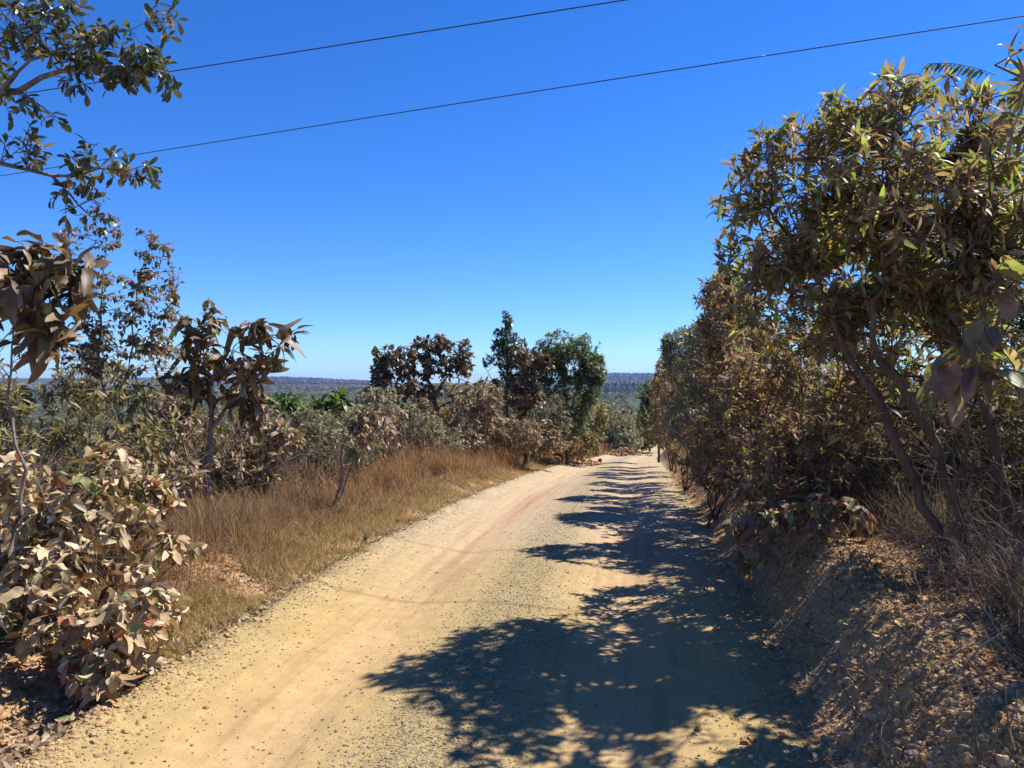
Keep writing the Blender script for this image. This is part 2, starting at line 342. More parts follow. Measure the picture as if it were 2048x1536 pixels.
# ------------------------------------------------------------------ leaves, tubes, plants
def leaf_template(kind):
    """rows: (t, halfwidth) ; returns verts (k,3) = (t, y, z), tris"""
    prof = {
        'lance': [(.18, .30), (.45, .5), (.75, .30)],
        'oval': [(.15, .34), (.45, .5), (.78, .38)],
        'obov': [(.3, .28), (.65, .5), (.88, .34)],
        'mid': [(.3, .42), (.68, .42)],
        'small': [(.45, .5)],
    }.get(kind)
    if kind == 'fine':
        ts = [0, .1, .25, .42, .6, .78, .92, 1]; hw = [.04, .30, .45, .5, .49, .41, .25, .01]; V = []; T = []
        for t, h in zip(ts, hw):
            for c in (-1, -.5, 0, .5, 1): V.append((t, c * h, .22 * h * abs(c) ** 1.5))
        for i in range(len(ts) - 1):
            for j in range(4): a = i * 5 + j; T += [(a, a + 5, a + 6), (a, a + 6, a + 1)]
        return np.array(V, float), np.array(T)
    if kind == 'far':
        V = np.array([[0, 0, 0], [.5, -.5, .08], [1, 0, 0], [.5, .5, .08]], float)
        return V, np.array([[0, 1, 2], [0, 2, 3]])
    V = [(0, 0, 0)]; T = []
    for t, hw in prof: V += [(t, -hw, .28 * hw), (t, 0, 0), (t, hw, .28 * hw)]
    V.append((1, 0, 0)); last = len(V) - 1
    T += [(0, 1, 2), (0, 2, 3)]
    for i in range(len(prof) - 1):
        a = 1 + 3 * i; b = a + 3
        T += [(a, b, b + 1), (a, b + 1, a + 1), (a + 1, b + 1, b + 2), (a + 1, b + 2, a + 2)]
    a = 1 + 3 * (len(prof) - 1)
    T += [(a, last, a + 1), (a + 1, last, a + 2)]
    return np.array(V, float), np.array(T)
def leaves_geo(Pp, D, N, L, W, bend, kind, rg, crinkle=0.0):
    V, T = leaf_template(kind); n = len(Pp); k = len(V)
    D = norm(D); S = norm(np.cross(N, D)); U = np.cross(D, S)
    t = V[None, :, 0]; y = V[None, :, 1]; z = V[None, :, 2]
    L = L[:, None]; W = W[:, None]; bend = bend[:, None]
    roll = rg.normal(0, .5, (n, 1))
    a = L * t; c = y * W; h = z * W * 1.2 - bend * L * t * t + roll * c * t * .6
    if kind == 'fine':
        ph = rg.uniform(0, 6.28, (n, 1)); am = rg.uniform(.02, .24, (n, 1)); fq = rg.uniform(5, 11, (n, 1))
        h = h + am * W * np.sin(fq * t + ph + 2 * y) * (.3 + 2 * np.abs(y)) + rg.normal(0, .5, (n, 1)) * W * (t - .5) * y * 2
        h = h - bend * L * .5 * t ** 3; c = c * (1 + .14 * np.sin(fq * 1.7 * t + ph * 2) + rg.normal(0, .09, (n, k)) * (np.abs(y) > .3)); crinkle = 0
    if crinkle: h = h + rg.normal(0, crinkle, (n, k)) * W * (t > 0); c = c * (1 + rg.normal(0, crinkle * .8, (n, k)))
    out = Pp[:, None, :] + D[:, None, :] * a[..., None] + S[:, None, :] * c[..., None] + U[:, None, :] * h[..., None]
    F_ = (T[None] + (np.arange(n) * k)[:, None, None]).reshape(-1, 3)
    return out.reshape(-1, 3), F_
def tubes_geo(A, B, dA, dB, rA, rB, k):
    def ring(Pc, d, r):
        ref = np.where(np.abs(d[:, 2:3]) > .95, np.array([[1., 0, 0]]), np.array([[.21, .1, 1.]]))
        a = norm(np.cross(d, ref)); b = np.cross(d, a)
        th = np.arange(k) * 2 * np.pi / k
        return Pc[:, None] + r[:, None, None] * (a[:, None] * np.cos(th)[None, :, None] + b[:, None] * np.sin(th)[None, :, None])
    V = np.concatenate([ring(A, dA, rA), ring(B, dB, rB)], 1)      # n,2k,3
    i = np.arange(k); j = (i + 1) % k
    T = np.stack([i, j, j + k, i + k], -1)
    n = len(A)
    return V.reshape(-1, 3), (T[None] + (np.arange(n) * 2 * k)[:, None, None]).reshape(-1, 4)
def smooth_poly(pts, step, rg, jit):
    pts = np.array(pts, float)
    if len(pts) < 2: return pts
    ext = np.vstack([2 * pts[0] - pts[1], pts, 2 * pts[-1] - pts[-2]]); out = []
    for i in range(1, len(ext) - 2):
        p0, p1, p2, p3 = ext[i - 1:i + 3]; n = max(2, int(np.linalg.norm(p2 - p1) / step))
        for s in np.arange(n) / n:
            out.append(.5 * (2 * p1 + (p2 - p0) * s + (2 * p0 - 5 * p1 + 4 * p2 - p3) * s * s + (-p0 + 3 * p1 - 3 * p2 + p3) * s ** 3))
    out.append(pts[-1]); out = np.array(out)
    out[1:-1] += rg.normal(0, jit, (len(out) - 2, 3)); return out
def skeleton(trunks, att, bf, attach, rg, step):
    pos = []; par = []; pl = []; ok = []; fr = []
    for tr in trunks:                                     # each polyline has its own root, or forks off an earlier one
        if pos:
            d = np.linalg.norm(np.array(pos) - tr[0], axis=1); j = int(np.argmin(d))
            first = j if d[j] < .25 else -1
        else: first = -1
        L = 0 if first < 0 else pl[first]
        tot = sum(np.linalg.norm(tr[i + 1] - tr[i]) for i in range(len(tr) - 1)); run = 0
        for i, p in enumerate(tr):
            if i == 0 and first >= 0:
                last = first; continue
            prev = (-1 if i == 0 else last)
            dd = 0 if prev < 0 else np.linalg.norm(p - pos[prev])
            L += dd; run += dd
            pos.append(np.array(p)); par.append(prev); pl.append(L); ok.append(run >= attach * tot or first >= 0); last = len(pos) - 1
            fr.append((1 - .9 * run / tot) ** .9 * (1 if first < 0 else max(.25, fr[first] * .8)))
    pos = list(pos); n0 = len(pos); N = len(att)
    base = np.array(pos); okm = np.array(ok)
    if N:
        P0 = base[okm]; id0 = np.where(okm)[0]; pl0 = np.array(pl)[okm]
        d = np.linalg.norm(att[:, None] - P0[None], axis=2); cst = d + bf * pl0[None] * .6
        bi = cst.argmin(1); bc = cst[np.arange(N), bi]; bp = id0[bi]; open_ = np.ones(N, bool)
        for _ in range(N):
            c = np.where(open_, bc, 1e9); i = int(c.argmin()); open_[i] = False
            p = att[i]; q = pos[bp[i]]; l = np.linalg.norm(p - q); pr = bp[i]
            m = int(l / step)
            for s in range(1, m + 1):                     # crooked in-between nodes
                f = s / (m + 1); pm = q + (p - q) * f + rg.normal(0, .07 * l / (m + 1) + .003, 3) + np.array([0, 0, .06 * l * math.sin(math.pi * f)])
                pos.append(pm); par.append(pr); pl.append(pl[bp[i]] + l * f); pr = len(pos) - 1
                nd = np.linalg.norm(att - pm, axis=1); nc = nd + bf * (pl[pr] + nd * 0); u = open_ & (nc < bc); bc[u] = nc[u]; bp[u] = pr
            pos.append(p); par.append(pr); pl.append(pl[bp[i]] + l); k = len(pos) - 1
            nd = np.linalg.norm(att - p, axis=1); nc = nd + bf * pl[k]; u = open_ & (nc < bc); bc[u] = nc[u]; bp[u] = k
    return np.array(pos), np.array(par), n0, np.array(fr)
def ellip(lobes, n, rg, gap=0.0, gapf=1.5, shell=.55):
    wts = np.array([l[1][0] * l[1][1] * l[1][2] * (l[2] if len(l) > 2 else 1) for l in lobes]) ** .75
    out = []
    for (l, k) in zip(lobes, np.maximum(2, (wts / wts.sum() * n)).astype(int)):
        got = 0; tries = 0
        while got < k and tries < 30:
            tries += 1
            d = norm(rg.normal(0, 1, (k * 2, 3))); r = rg.random((k * 2, 1)) ** (1 / 3.) * (1 - shell) + shell * (1 - .35 * rg.random((k * 2, 1)) ** 2)
            p = l[0] + d * r * np.array(l[1])
            if gap: p = p[vnoise(p[:, 0] * gapf, p[:, 1] * gapf, p[:, 2] * gapf + 5.1, 3) > gap - 1]
            p = p[:k - got]; out.append(p); got += len(p)
    return np.concatenate(out)
def plant(name, label, cat, group=None, seed=1, trunks=(), lobes=(), n=100, leaf='lance', L=.12, W=.03, per=7, mat='brown', bark='bark_grey',
          r0=.03, rt=.0025, bf=.3, attach=.45, droop=.2, spread=60, bend=.25, gap=.8, gapf=1.6, shell=.5, crinkle=0., inner=.35, up=0.3, step=.22, parts=('trunk', 'crown'), jit=.012, leafjit=1.0, zmin=True, whorl=.03, dn=1.0, dp=1.0):
    rg = rng_(seed); n = int(n * dn); per = int(round(per * dp))
    tr = [smooth_poly(t, .12 if r0 > .02 else .1, rg, jit) for t in trunks]
    att = ellip(lobes, n, rg, gap, gapf, shell)
    if zmin:
        g = H(att[:, 0], att[:, 1]) + .04; att = att[att[:, 2] > g]
    pos, par, n0, fr = skeleton(tr, att, bf, attach, rg, step)
    m = len(pos); cnt = np.zeros(m); kids = np.zeros(m, int)
    order = np.arange(m)[::-1]
    hk = np.bincount(par[par >= 0], minlength=m)
    cnt[hk == 0] = 1
    for i in order:
        if par[i] >= 0: cnt[par[i]] += cnt[i]
    tips = hk == 0
    p_ = math.log(max(r0 / rt, 1.2)) / math.log(max(cnt.max(), 2))
    rad = rt * cnt ** p_
    for i in range(m):                                    # trunks taper gently even where few twigs leave them
        if i < n0: rad[i] = max(min(rad[i], r0 * 1.1 * fr[i]), r0 * fr[i] * .8)
    root_ = par < 0
    rad[root_] *= 1.35
    inc = np.zeros((m, 3)); hp = par >= 0
    inc[hp] = norm(pos[hp] - pos[par[hp]])
    main = np.full(m, -1)
    best = np.zeros(m)
    for i in range(m):
        q = par[i]
        if q >= 0 and cnt[i] > best[q]: best[q] = cnt[i]; main[q] = i
    nd = inc.copy(); hm = main >= 0; nd[hm] = norm(inc[hm] + inc[main[hm]]); nd[root_ & hm] = inc[main[root_ & hm]]
    e = np.where(hp)[0]; q = par[e]; ismain = main[q] == e
    rA = np.where(ismain, rad[q], np.minimum(rad[q], rad[e] * 1.25)); dA = np.where(ismain[:, None], nd[q], inc[e])
    thick = rad[e] > .012
    Vs = []; Fs = []; off = 0
    for msk, k in ((thick, 8), (~thick, 4)):
        if msk.any():
            v, f = tubes_geo(pos[q[msk]], pos[e[msk]], dA[msk], nd[e[msk]], rA[msk], rad[e[msk]], k); Vs.append(v); Fs.append(f + off); off += len(v)
    base = trunks[0][0]
    o = root(name, label, cat, Vector(base), group); bpy.context.view_layer.update() if False else None
    org = np.array(base)
    me = make_mesh(parts[0], np.concatenate(Vs) - org, np.concatenate(Fs), M[bark])
    c1 = bpy.data.objects.new(parts[0], me); COL.objects.link(c1); c1.parent = o
    # leaves
    LP = []; LD = []; LL = []
    ti = np.where(tips)[0]
    k = per
    pp = np.repeat(pos[ti], k, 0); dd = np.repeat(inc[ti], k, 0)
    LP.append(pp - dd * rg.random((len(pp), 1)) * whorl * 2.5 ); LD.append(dd)
    LL.append(np.ones(len(pp)))
    if inner > 0:
        ii = np.where(~tips & (rad < rt * 4) & (np.arange(m) >= n0))[0]
        ii = np.repeat(ii, max(1, int(per * inner)))
        if len(ii):
            f = rg.random((len(ii), 1)); LP.append(pos[ii] * f + pos[par[ii]] * (1 - f)); LD.append(inc[ii]); LL.append(np.full(len(ii), .9))
    LP = np.concatenate(LP); LD = np.concatenate(LD); LL = np.concatenate(LL); nl = len(LP)
    ang = np.radians(np.clip(rg.normal(spread, 18, (nl, 1)), 5, 130))
    rad_ = norm(np.cross(LD, rg.normal(0, 1, (nl, 3))))
    D = LD * np.cos(ang) + rad_ * np.sin(ang) + np.array([0, 0, 1.]) * (up - droop) * 1.0 + rg.normal(0, .12 * leafjit, (nl, 3))
    D = norm(D)
    N = norm(np.array([0, 0, 1.]) + rg.normal(0, .35 * leafjit, (nl, 3)) + LD * .4)
    Ls = L * LL * rg.uniform(.5, 1.25, nl); Ws = W * rg.uniform(.75, 1.2, nl) * (Ls / L)
    v, f = leaves_geo(LP, D, N, Ls, Ws, bend * rg.uniform(.2, 1.8, nl), leaf, rg, crinkle)
    if zmin:
        vv = v.reshape(nl, -1, 3); low = vv[:, :, 2].min(1) - H(LP[:, 0], LP[:, 1]); lift = np.clip(.01 - low, 0, None); vv[:, :, 2] += lift[:, None]; v = vv.reshape(-1, 3)
    me = make_mesh(parts[1], v - org, f, M[mat])
    c2 = bpy.data.objects.new(parts[1], me); COL.objects.link(c2); c2.parent = o
    return o
def lobe(u, v, D, ru, rv, rd, wgt=1): return (P(u, v, D), (ru * D / F, rd, rv * D / F), wgt)
SH = ('stem', 'foliage')

# ---- right side, near to far
R_ROW = "dusty shrubs and trees lining the right bank"
t1 = [GP(1915, 4.7), P(1868, 1050, 4.75), P(1800, 900, 4.9), P(1765, 800, 5.0), P(1700, 720, 5.2), P(1650, 600, 5.3), P(1610, 500, 5.4)]
t2 = [GP(1960, 4.6), P(1905, 1010, 4.65), P(1872, 890, 4.7), P(1815, 800, 4.8), P(1738, 680, 4.9), P(1762, 570, 5.0), P(1770, 430, 5.1), P(1760, 300, 5.2)]
t3 = [GP(2010, 4.9), P(1992, 900, 4.9), P(1958, 800, 5.0), P(1920, 680, 5.1), P(1850, 600, 5.3), P(1790, 555, 5.5), P(1690, 420, 5.7)]
t4 = [P(1960, 800, 5.0), P(1965, 640, 5.0), P(1950, 450, 5.0), P(1930, 330, 5.0)]
t5 = [P(1880, 1015, 4.65), P(1925, 940, 4.55), P(1935, 840, 4.5), P(1980, 700, 4.5)]
plant('large_tree', 'largest tree on the right bank, brown and green leaves over several leaning reddish trunks', 'tree', R_ROW, 11,
      [t1, t2, t3, t4, t5],
      [lobe(1830, 400, 4.4, 110, 110, .4, .6), lobe(1900, 330, 4.25, 110, 120, .4, .6), lobe(1710, 330, 4.6, 70, 60, .3, .8), lobe(1980, 510, 5.2, 130, 150, .6), lobe(1860, 560, 5.3, 120, 110, .6), lobe(1720, 640, 5.7, 110, 90, .5), lobe(1790, 290, 5.3, 170, 130, .8), lobe(1640, 350, 5.5, 140, 120, .7), lobe(1570, 470, 5.7, 130, 120, .7), lobe(1960, 380, 4.9, 150, 150, .7), lobe(1780, 500, 5.5, 200, 150, .9),
       lobe(1600, 620, 5.8, 130, 110, .7), lobe(1820, 660, 5.6, 190, 110, .8, .7), lobe(1990, 620, 5.0, 120, 150, .7, .7), lobe(1540, 260, 5.5, 40, 30, .3), lobe(1470, 400, 5.6, 40, 40, .3), lobe(1480, 520, 5.8, 45, 60, .3), lobe(1510, 360, 5.6, 65, 75, .35), lobe(1700, 830, 5.6, 90, 60, .4, .6), lobe(1890, 800, 5.2, 90, 60, .4, .5), lobe(1780, 190, 5.2, 80, 50, .4), lobe(1650, 530, 5.9, 150, 110, .6), lobe(1700, 740, 6.1, 130, 90, .5), lobe(1520, 330, 5.6, 50, 50, .3), lobe(2110, 300, 4.4, 140, 160, .8, .3), lobe(1950, 250, 5.0, 70, 60, .4), lobe(1700, 210, 5.3, 50, 45, .3)],
      n=2700, dp=1.05, leaf='lance', L=.118, W=.031, per=8, mat='brown', bark='bark_red', r0=.043, rt=.0028, bf=.25, attach=.5, droop=.18, spread=58, bend=.25, gap=1.0, gapf=5.5, up=.38, inner=.4)
# broad hanging leaves in the near shade
plant('broad_leaf_sapling', 'sapling with wide hanging grey-brown leaves in front of the leaning reddish trunks', 'sapling', R_ROW, 12,
      [[GP(2075, 3.9), P(2070, 900, 3.9), P(2010, 700, 3.9), P(1960, 640, 3.9)], [P(2060, 800, 3.9), P(1960, 720, 3.8), P(1900, 690, 3.8)]],
      [lobe(1930, 720, 3.9, 90, 50, .25), lobe(2000, 690, 3.9, 70, 60, .25), lobe(1900, 760, 3.9, 60, 40, .2), lobe(2030, 500, 3.9, 40, 80, .2)],
      n=26, leaf='oval', L=.17, W=.085, per=3, mat='brown', bark='bark_red', r0=.014, droop=1.1, up=0, spread=40, bend=.1, gap=0, inner=0)
plant('overhanging_tree', 'tree at the right edge with long narrow leaves hanging above the large tree', 'tree', R_ROW, 13,
      [[GP(2330, 3.2), P(2300, 800, 3.2), P(2260, 500, 3.2), P(2180, 300, 3.2), P(2080, 180, 3.2), P(1990, 130, 3.2)], [P(2260, 500, 3.2), P(2200, 350, 3.3), P(2100, 260, 3.4), P(2020, 230, 3.4)],
       [P(2260, 500, 3.2), P(2300, 300, 3.0), P(2280, 100, 3.0)], [P(2300, 800, 3.2), P(2450, 550, 3.6), P(2550, 330, 3.8)]],
      [lobe(2010, 160, 3.2, 70, 60, .25), lobe(2060, 90, 3.1, 60, 60, .25), lobe(2200, 150, 3.2, 130, 160, .6), lobe(2040, 260, 3.4, 60, 70, .3), lobe(2300, 300, 3.0, 130, 200, .8), lobe(2330, 0, 2.9, 160, 160, .8), lobe(2500, 330, 3.9, 260, 190, .8), lobe(2450, 620, 3.9, 200, 160, .7), lobe(2700, 200, 3.0, 250, 250, .9)],
      n=230, leaf='lance', L=.15, W=.032, per=7, mat='brown', bark='bark_red', r0=.05, bf=.3, attach=.5, droop=.35, spread=62, up=.35, gap=1.0, gapf=5, bend=.3)
def frond():
    rg = rng_(77); p0, p1, p2 = P(1990, 150, 3.2), P(1920, 120, 3.15), P(1855, 128, 3.1)
    t = np.linspace(0, 1, 15)[:, None]; c = (1 - t) ** 2 * p0 + 2 * t * (1 - t) * p1 + t * t * p2
    d = norm(np.gradient(c, axis=0)); tv, tf = tubes_geo(c[:-1], c[1:], d[:-1], d[1:], np.full(14, .0018), np.full(14, .0012), 4)
    pp = np.repeat(c[2:], 2, 0); dd = np.repeat(d[2:], 2, 0); sgn = np.tile([1, -1], 13)[:, None]
    D = norm(dd * .5 + np.cross(dd, [0, 0, 1.]) * sgn * .6 + [0, 0, -.75]); v, f = leaves_geo(pp, D, np.cross(D, dd) + rg.normal(0, .5, D.shape), rg.uniform(.04, .055, 26), np.full(26, .017), np.full(26, .1), 'lance', rg)
    o = bpy.data.objects['overhanging_tree']; org = np.array(o.location)
    c1 = bpy.data.objects.new('frond', make_mesh('frond', np.concatenate([tv, v]) - org, np.concatenate([tf[:, [0, 1, 2]], tf[:, [0, 2, 3]], f + len(tv)]), M['frond'])); COL.objects.link(c1); c1.parent = o
frond()
for i, (u, D, lobes_, nn, lab) in enumerate([
    (2350, 5.6, [lobe(2300, 500, 5.6, 180, 250, 1.0), lobe(2250, 800, 5.6, 150, 200, .8)], 300, 'tall dusty tree just beyond the right edge behind the overhanging tree'),
    (1800, 8.2, [lobe(1900, 480, 8.4, 230, 170, .9), lobe(1780, 600, 8.4, 200, 150, .8), lobe(1750, 740, 8.4, 200, 120, .8), lobe(1960, 720, 8.0, 170, 170, .8)], 900, 'sunlit green bushy tree showing through behind the leaning reddish trunks'),
    (2100, 7.5, [lobe(2080, 450, 7.6, 150, 200, .9), lobe(2040, 750, 7.4, 130, 180, .8)], 560, 'bushy tree behind the right end of the large tree')]):
    plant('bushy_tree', lab, 'tree', R_ROW, 20 + i, dn=1.5, dp=1.3, trunks= [[GP(u, D), P(u - 10, 850, D), P(u - 20, 650, D)], [GP(u + 30, D), P(u + 70, 850, D), P(u + 90, 600, D)]], lobes=lobes_, n=nn, leaf='mid', L=.11, W=.035, per=8,
          mat=('brown', 'olive', 'green')[i], bark='bark_red', r0=.04, gap=.7, up=.35, spread=60, bf=.3)
# hedge plants stepping away along the right bank
hedge = [
 (1610, 6.6, [lobe(1600, 780, 6.6, 170, 130, .6), lobe(1560, 920, 6.5, 130, 90, .5)], 420, 'brown2', 'rust-brown shrub left of the leaning trunks, topped by the large tree', .085),
 (1760, 6.9, [lobe(1760, 880, 7.0, 170, 130, .5), lobe(1700, 990, 6.8, 150, 70, .5)], 330, 'brown2', 'low brown shrub filling the gap below the leaning trunks', .08),
 (1500, 8.6, [lobe(1500, 700, 8.6, 120, 130, .7), lobe(1480, 850, 8.5, 120, 110, .6), lobe(1450, 600, 8.8, 60, 60, .4)], 520, 'brown2', 'tall brown shrub right behind the rust-brown shrub, its top against the sky', .085),
 (1460, 10.8, [lobe(1440, 720, 10.8, 90, 90, .8), lobe(1440, 840, 10.7, 100, 90, .7)], 480, 'grey', 'grey-green round shrub halfway along the right hedge', .085),
 (1400, 13.5, [lobe(1390, 720, 13.5, 70, 70, .8), lobe(1400, 830, 13.2, 80, 80, .8), lobe(1360, 690, 13.5, 40, 40, .5)], 480, 'grey', 'silvery green shrub with pale leaves and its crown against the sky', .085),
 (1370, 16.5, [lobe(1350, 800, 16.5, 50, 75, .9), lobe(1380, 770, 16.5, 60, 70, .9), lobe(1360, 870, 16, 55, 40, .8)], 420, 'brown2', 'red-brown shrub near the far end of the right hedge', .09),
 (1350, 21.0, [lobe(1335, 790, 21, 35, 60, .9), lobe(1350, 850, 21, 40, 50, .9)], 330, 'brown2', 'smaller brown shrub where the right hedge meets the bend', .10),
 (1425, 9.6, [lobe(1440, 930, 9.6, 80, 55, .5)], 160, 'brown2', 'low brown scrub at the crest of the bank under the round shrub', .08),
 (1470, 11.6, [lobe(1465, 590, 11.6, 45, 60, .5), lobe(1500, 640, 11.6, 60, 60, .6), lobe(1440, 660, 11.4, 40, 40, .5)], 260, 'green', 'bright green shrub top showing left of the large tree against the sky', .10),
 (1960, 7.0, [lobe(1950, 900, 7.0, 150, 90, .6), lobe(1860, 960, 6.8, 110, 70, .5)], 330, 'grey', 'greyish bush behind the thick leaning trunks', .08),
 (2100, 6.0, [lobe(2080, 880, 6.0, 130, 120, .6), lobe(2060, 1000, 5.9, 100, 70, .5)], 300, 'olive', 'olive bush at the right edge beyond the trunks', .08),
 (1700, 10.5, [lobe(1700, 850, 10.5, 160, 80, .9), lobe(1620, 800, 10.5, 120, 90, .9)], 420, 'brown2', 'brown thicket deep behind the hedge', .09),
 (1950, 11.0, [lobe(1950, 840, 11, 190, 90, 1.0), lobe(1850, 900, 10.6, 150, 50, .8)], 460, 'olive', 'sunlit thicket far behind the leaning trunks', .09),
 (1560, 7.4, [lobe(1540, 960, 7.3, 110, 60, .4), lobe(1600, 900, 7.4, 120, 70, .5)], 260, 'brown2', 'dense low scrub behind the drooping shrub on the bank', .075),
 (1420, 11.5, [lobe(1430, 880, 11.4, 70, 45, .6), lobe(1400, 920, 11.4, 50, 30, .4)], 220, 'brown2', 'red-brown scrub along the bank crest halfway to the bend', .08),
 (1500, 9.7, [lobe(1530, 760, 9.7, 80, 90, .6), lobe(1510, 690, 9.7, 50, 50, .4)], 260, 'brown2', 'dusty shrub wedged behind the tall brown shrub', .085),
 (1445, 12.3, [lobe(1450, 740, 12.3, 60, 70, .5), lobe(1430, 680, 12.3, 30, 40, .3)], 230, 'brown2', 'brown shrub between the round shrub and the silvery shrub', .085),
 (1405, 15.2, [lobe(1410, 750, 15.2, 50, 70, .5), lobe(1395, 690, 15.2, 26, 30, .3)], 220, 'grey', 'grey shrub just behind the silvery shrub', .085),
 (1375, 18.8, [lobe(1372, 760, 18.8, 36, 60, .6)], 200, 'brown2', 'rusty shrub in the far half of the right hedge', .09),
 (1352, 23.0, [lobe(1350, 780, 23.0, 30, 55, .7)], 200, 'brown2', 'narrow brown shrub near the end of the right hedge', .10),
 (1345, 19.0, [lobe(1355, 870, 18.5, 40, 32, .6), lobe(1330, 760, 20, 26, 50, .6)], 220, 'brown2', 'brown scrub at the far end of the bank crest', .09),
 (1340, 25.0, [lobe(1325, 800, 25, 28, 55, .8), lobe(1330, 860, 25, 30, 30, .8)], 260, 'grey', 'dull green shrub before the small bright green tree', .11),
 (1375, 14.0, [lobe(1385, 900, 14.0, 50, 30, .5)], 120, 'brown2', 'low scrub at the bank crest below the silvery shrub', .08)]
for i, (u, D, lb, nn, mt, lab, lw) in enumerate(hedge):
    g = GP(u, D); tr = []
    rg = rng_(300 + i)
    for s in range(4):
        b = GP(u + rg.uniform(-25, 25) * 8 / D, D + rg.uniform(-.2, .2)); top = lb[s % len(lb)][0] + rg.normal(0, .1, 3)
        tr.append([b, b * .55 + top * .45 + rg.normal(0, .08, 3), top])
    plant('shrub', lab, 'shrub', R_ROW, 40 + i, tr, lb, n=nn, dn=1.7, dp=1.45, leaf='mid' if D < 12 else 'small', L=lw * 1.1, W=lw * .34, per=8, mat=mt, bark='bark_red', r0=.02, gap=1.0, gapf=5.0, spread=62, up=.3, droop=.25, parts=SH, bf=.25, attach=.3)
plant('hanging_shrub', 'brown leafy shrub drooping over the crest of the right bank', 'shrub', None, 55,
      [[GP(1700, 6.1), P(1660, 1010, 6.0), P(1560, 1000, 5.9), P(1500, 1040, 5.8)], [GP(1720, 6.0), P(1690, 1030, 5.9), P(1620, 1040, 5.7)]],
      [lobe(1520, 1050, 5.7, 70, 45, .3), lobe(1600, 1030, 5.8, 80, 45, .3), lobe(1500, 1110, 5.6, 50, 25, .2), lobe(1680, 1030, 5.9, 50, 50, .3)],
      n=150, leaf='oval', L=.115, W=.045, per=5, mat='brown2', bark='bark_red', r0=.016, droop=.8, up=.2, spread=50, gap=.5, parts=SH)
plant('green_tree', 'small bright green tree at the far end of the right hedge', 'tree', None, 56, [[GP(1318, 30), P(1316, 840, 30), P(1312, 790, 30)]],
      [lobe(1305, 785, 30, 30, 24, .8), lobe(1300, 830, 30, 26, 28, .8), lobe(1320, 800, 30, 30, 40, .9)], n=420, leaf='small', L=.17, W=.09, per=7, mat='green', bark='bark_dark', r0=.05, gap=.6)

# ---- left side, near to far
plant('overhanging_tree', 'tree at the left edge whose dark leafy branches reach across the power lines', 'tree', None, 61,
      [[GP(-420, 4.6), P(-400, 700, 4.6), P(-330, 400, 4.6), P(-150, 240, 4.5), P(0, 186, 4.5), P(120, 145, 4.5), P(250, 135, 4.5), P(330, 145, 4.5)],
       [P(0, 186, 4.5), P(70, 125, 4.5), P(130, 95, 4.5), P(220, 70, 4.5), P(290, 45, 4.5)],
       [P(-330, 400, 4.6), P(-180, 335, 4.5), P(0, 330, 4.5), P(110, 350, 4.5), P(200, 340, 4.5), P(290, 330, 4.5)],
       [P(110, 350, 4.5), P(160, 410, 4.5), P(210, 435, 4.5)], [P(-330, 400, 4.6), P(-200, 200, 4.6), P(-120, 50, 4.6), P(0, -30, 4.6)]],
      [lobe(140, 60, 4.5, 80, 70, .3), lobe(230, 110, 4.5, 90, 65, .3), lobe(300, 150, 4.5, 50, 45, .2), lobe(330, 60, 4.5, 30, 60, .2, .6), lobe(180, 160, 4.4, 60, 25, .2, .5),
       lobe(20, 40, 4.5, 50, 70, .3), lobe(60, 230, 4.5, 60, 40, .2, .6), lobe(190, 330, 4.5, 60, 40, .25, .8), lobe(270, 335, 4.5, 40, 35, .2), lobe(150, 400, 4.5, 60, 40, .2, .6), lobe(40, 290, 4.5, 50, 40, .2, .6),
       lobe(-100, 100, 4.6, 100, 120, .4), lobe(-250, 200, 4.6, 160, 160, .5)],
      n=560, leaf='obov', L=.075, W=.032, per=6, mat='dark', bark='bark_grey', r0=.05, rt=.0022, bf=.28, attach=.45, droop=.25, up=.2, spread=62, gap=.55, gapf=3.5, inner=.35, step=.15, zmin=False)
plant('large_leaf_shrub', 'shrub at the left edge with long drooping dark brown leaves against the sky', 'shrub', None, 62,
      [[GP(-60, 3.9), P(45, 1000, 3.8), P(15, 800, 3.8), P(30, 650, 3.8), P(50, 560, 3.8)], [GP(-80, 3.9), P(-60, 800, 3.9), P(-30, 600, 3.9)]],
      [lobe(60, 530, 3.8, 110, 55, .3), lobe(110, 600, 3.8, 50, 60, .2), lobe(30, 640, 3.8, 80, 60, .25), lobe(-80, 600, 3.8, 90, 110, .3), lobe(90, 670, 3.8, 50, 30, .2), lobe(20, 740, 3.8, 70, 50, .25, .7), lobe(140, 560, 3.8, 30, 40, .2, .6), lobe(10, 860, 3.9, 60, 60, .25, .6)],
      n=105, leaf='fine', L=.15, W=.044, per=7, mat='bigdry', bark='bark_grey', r0=.016, droop=.5, up=.2, spread=78, leafjit=1.6, bend=.35, gap=.7, crinkle=.05, parts=SH, inner=.2)
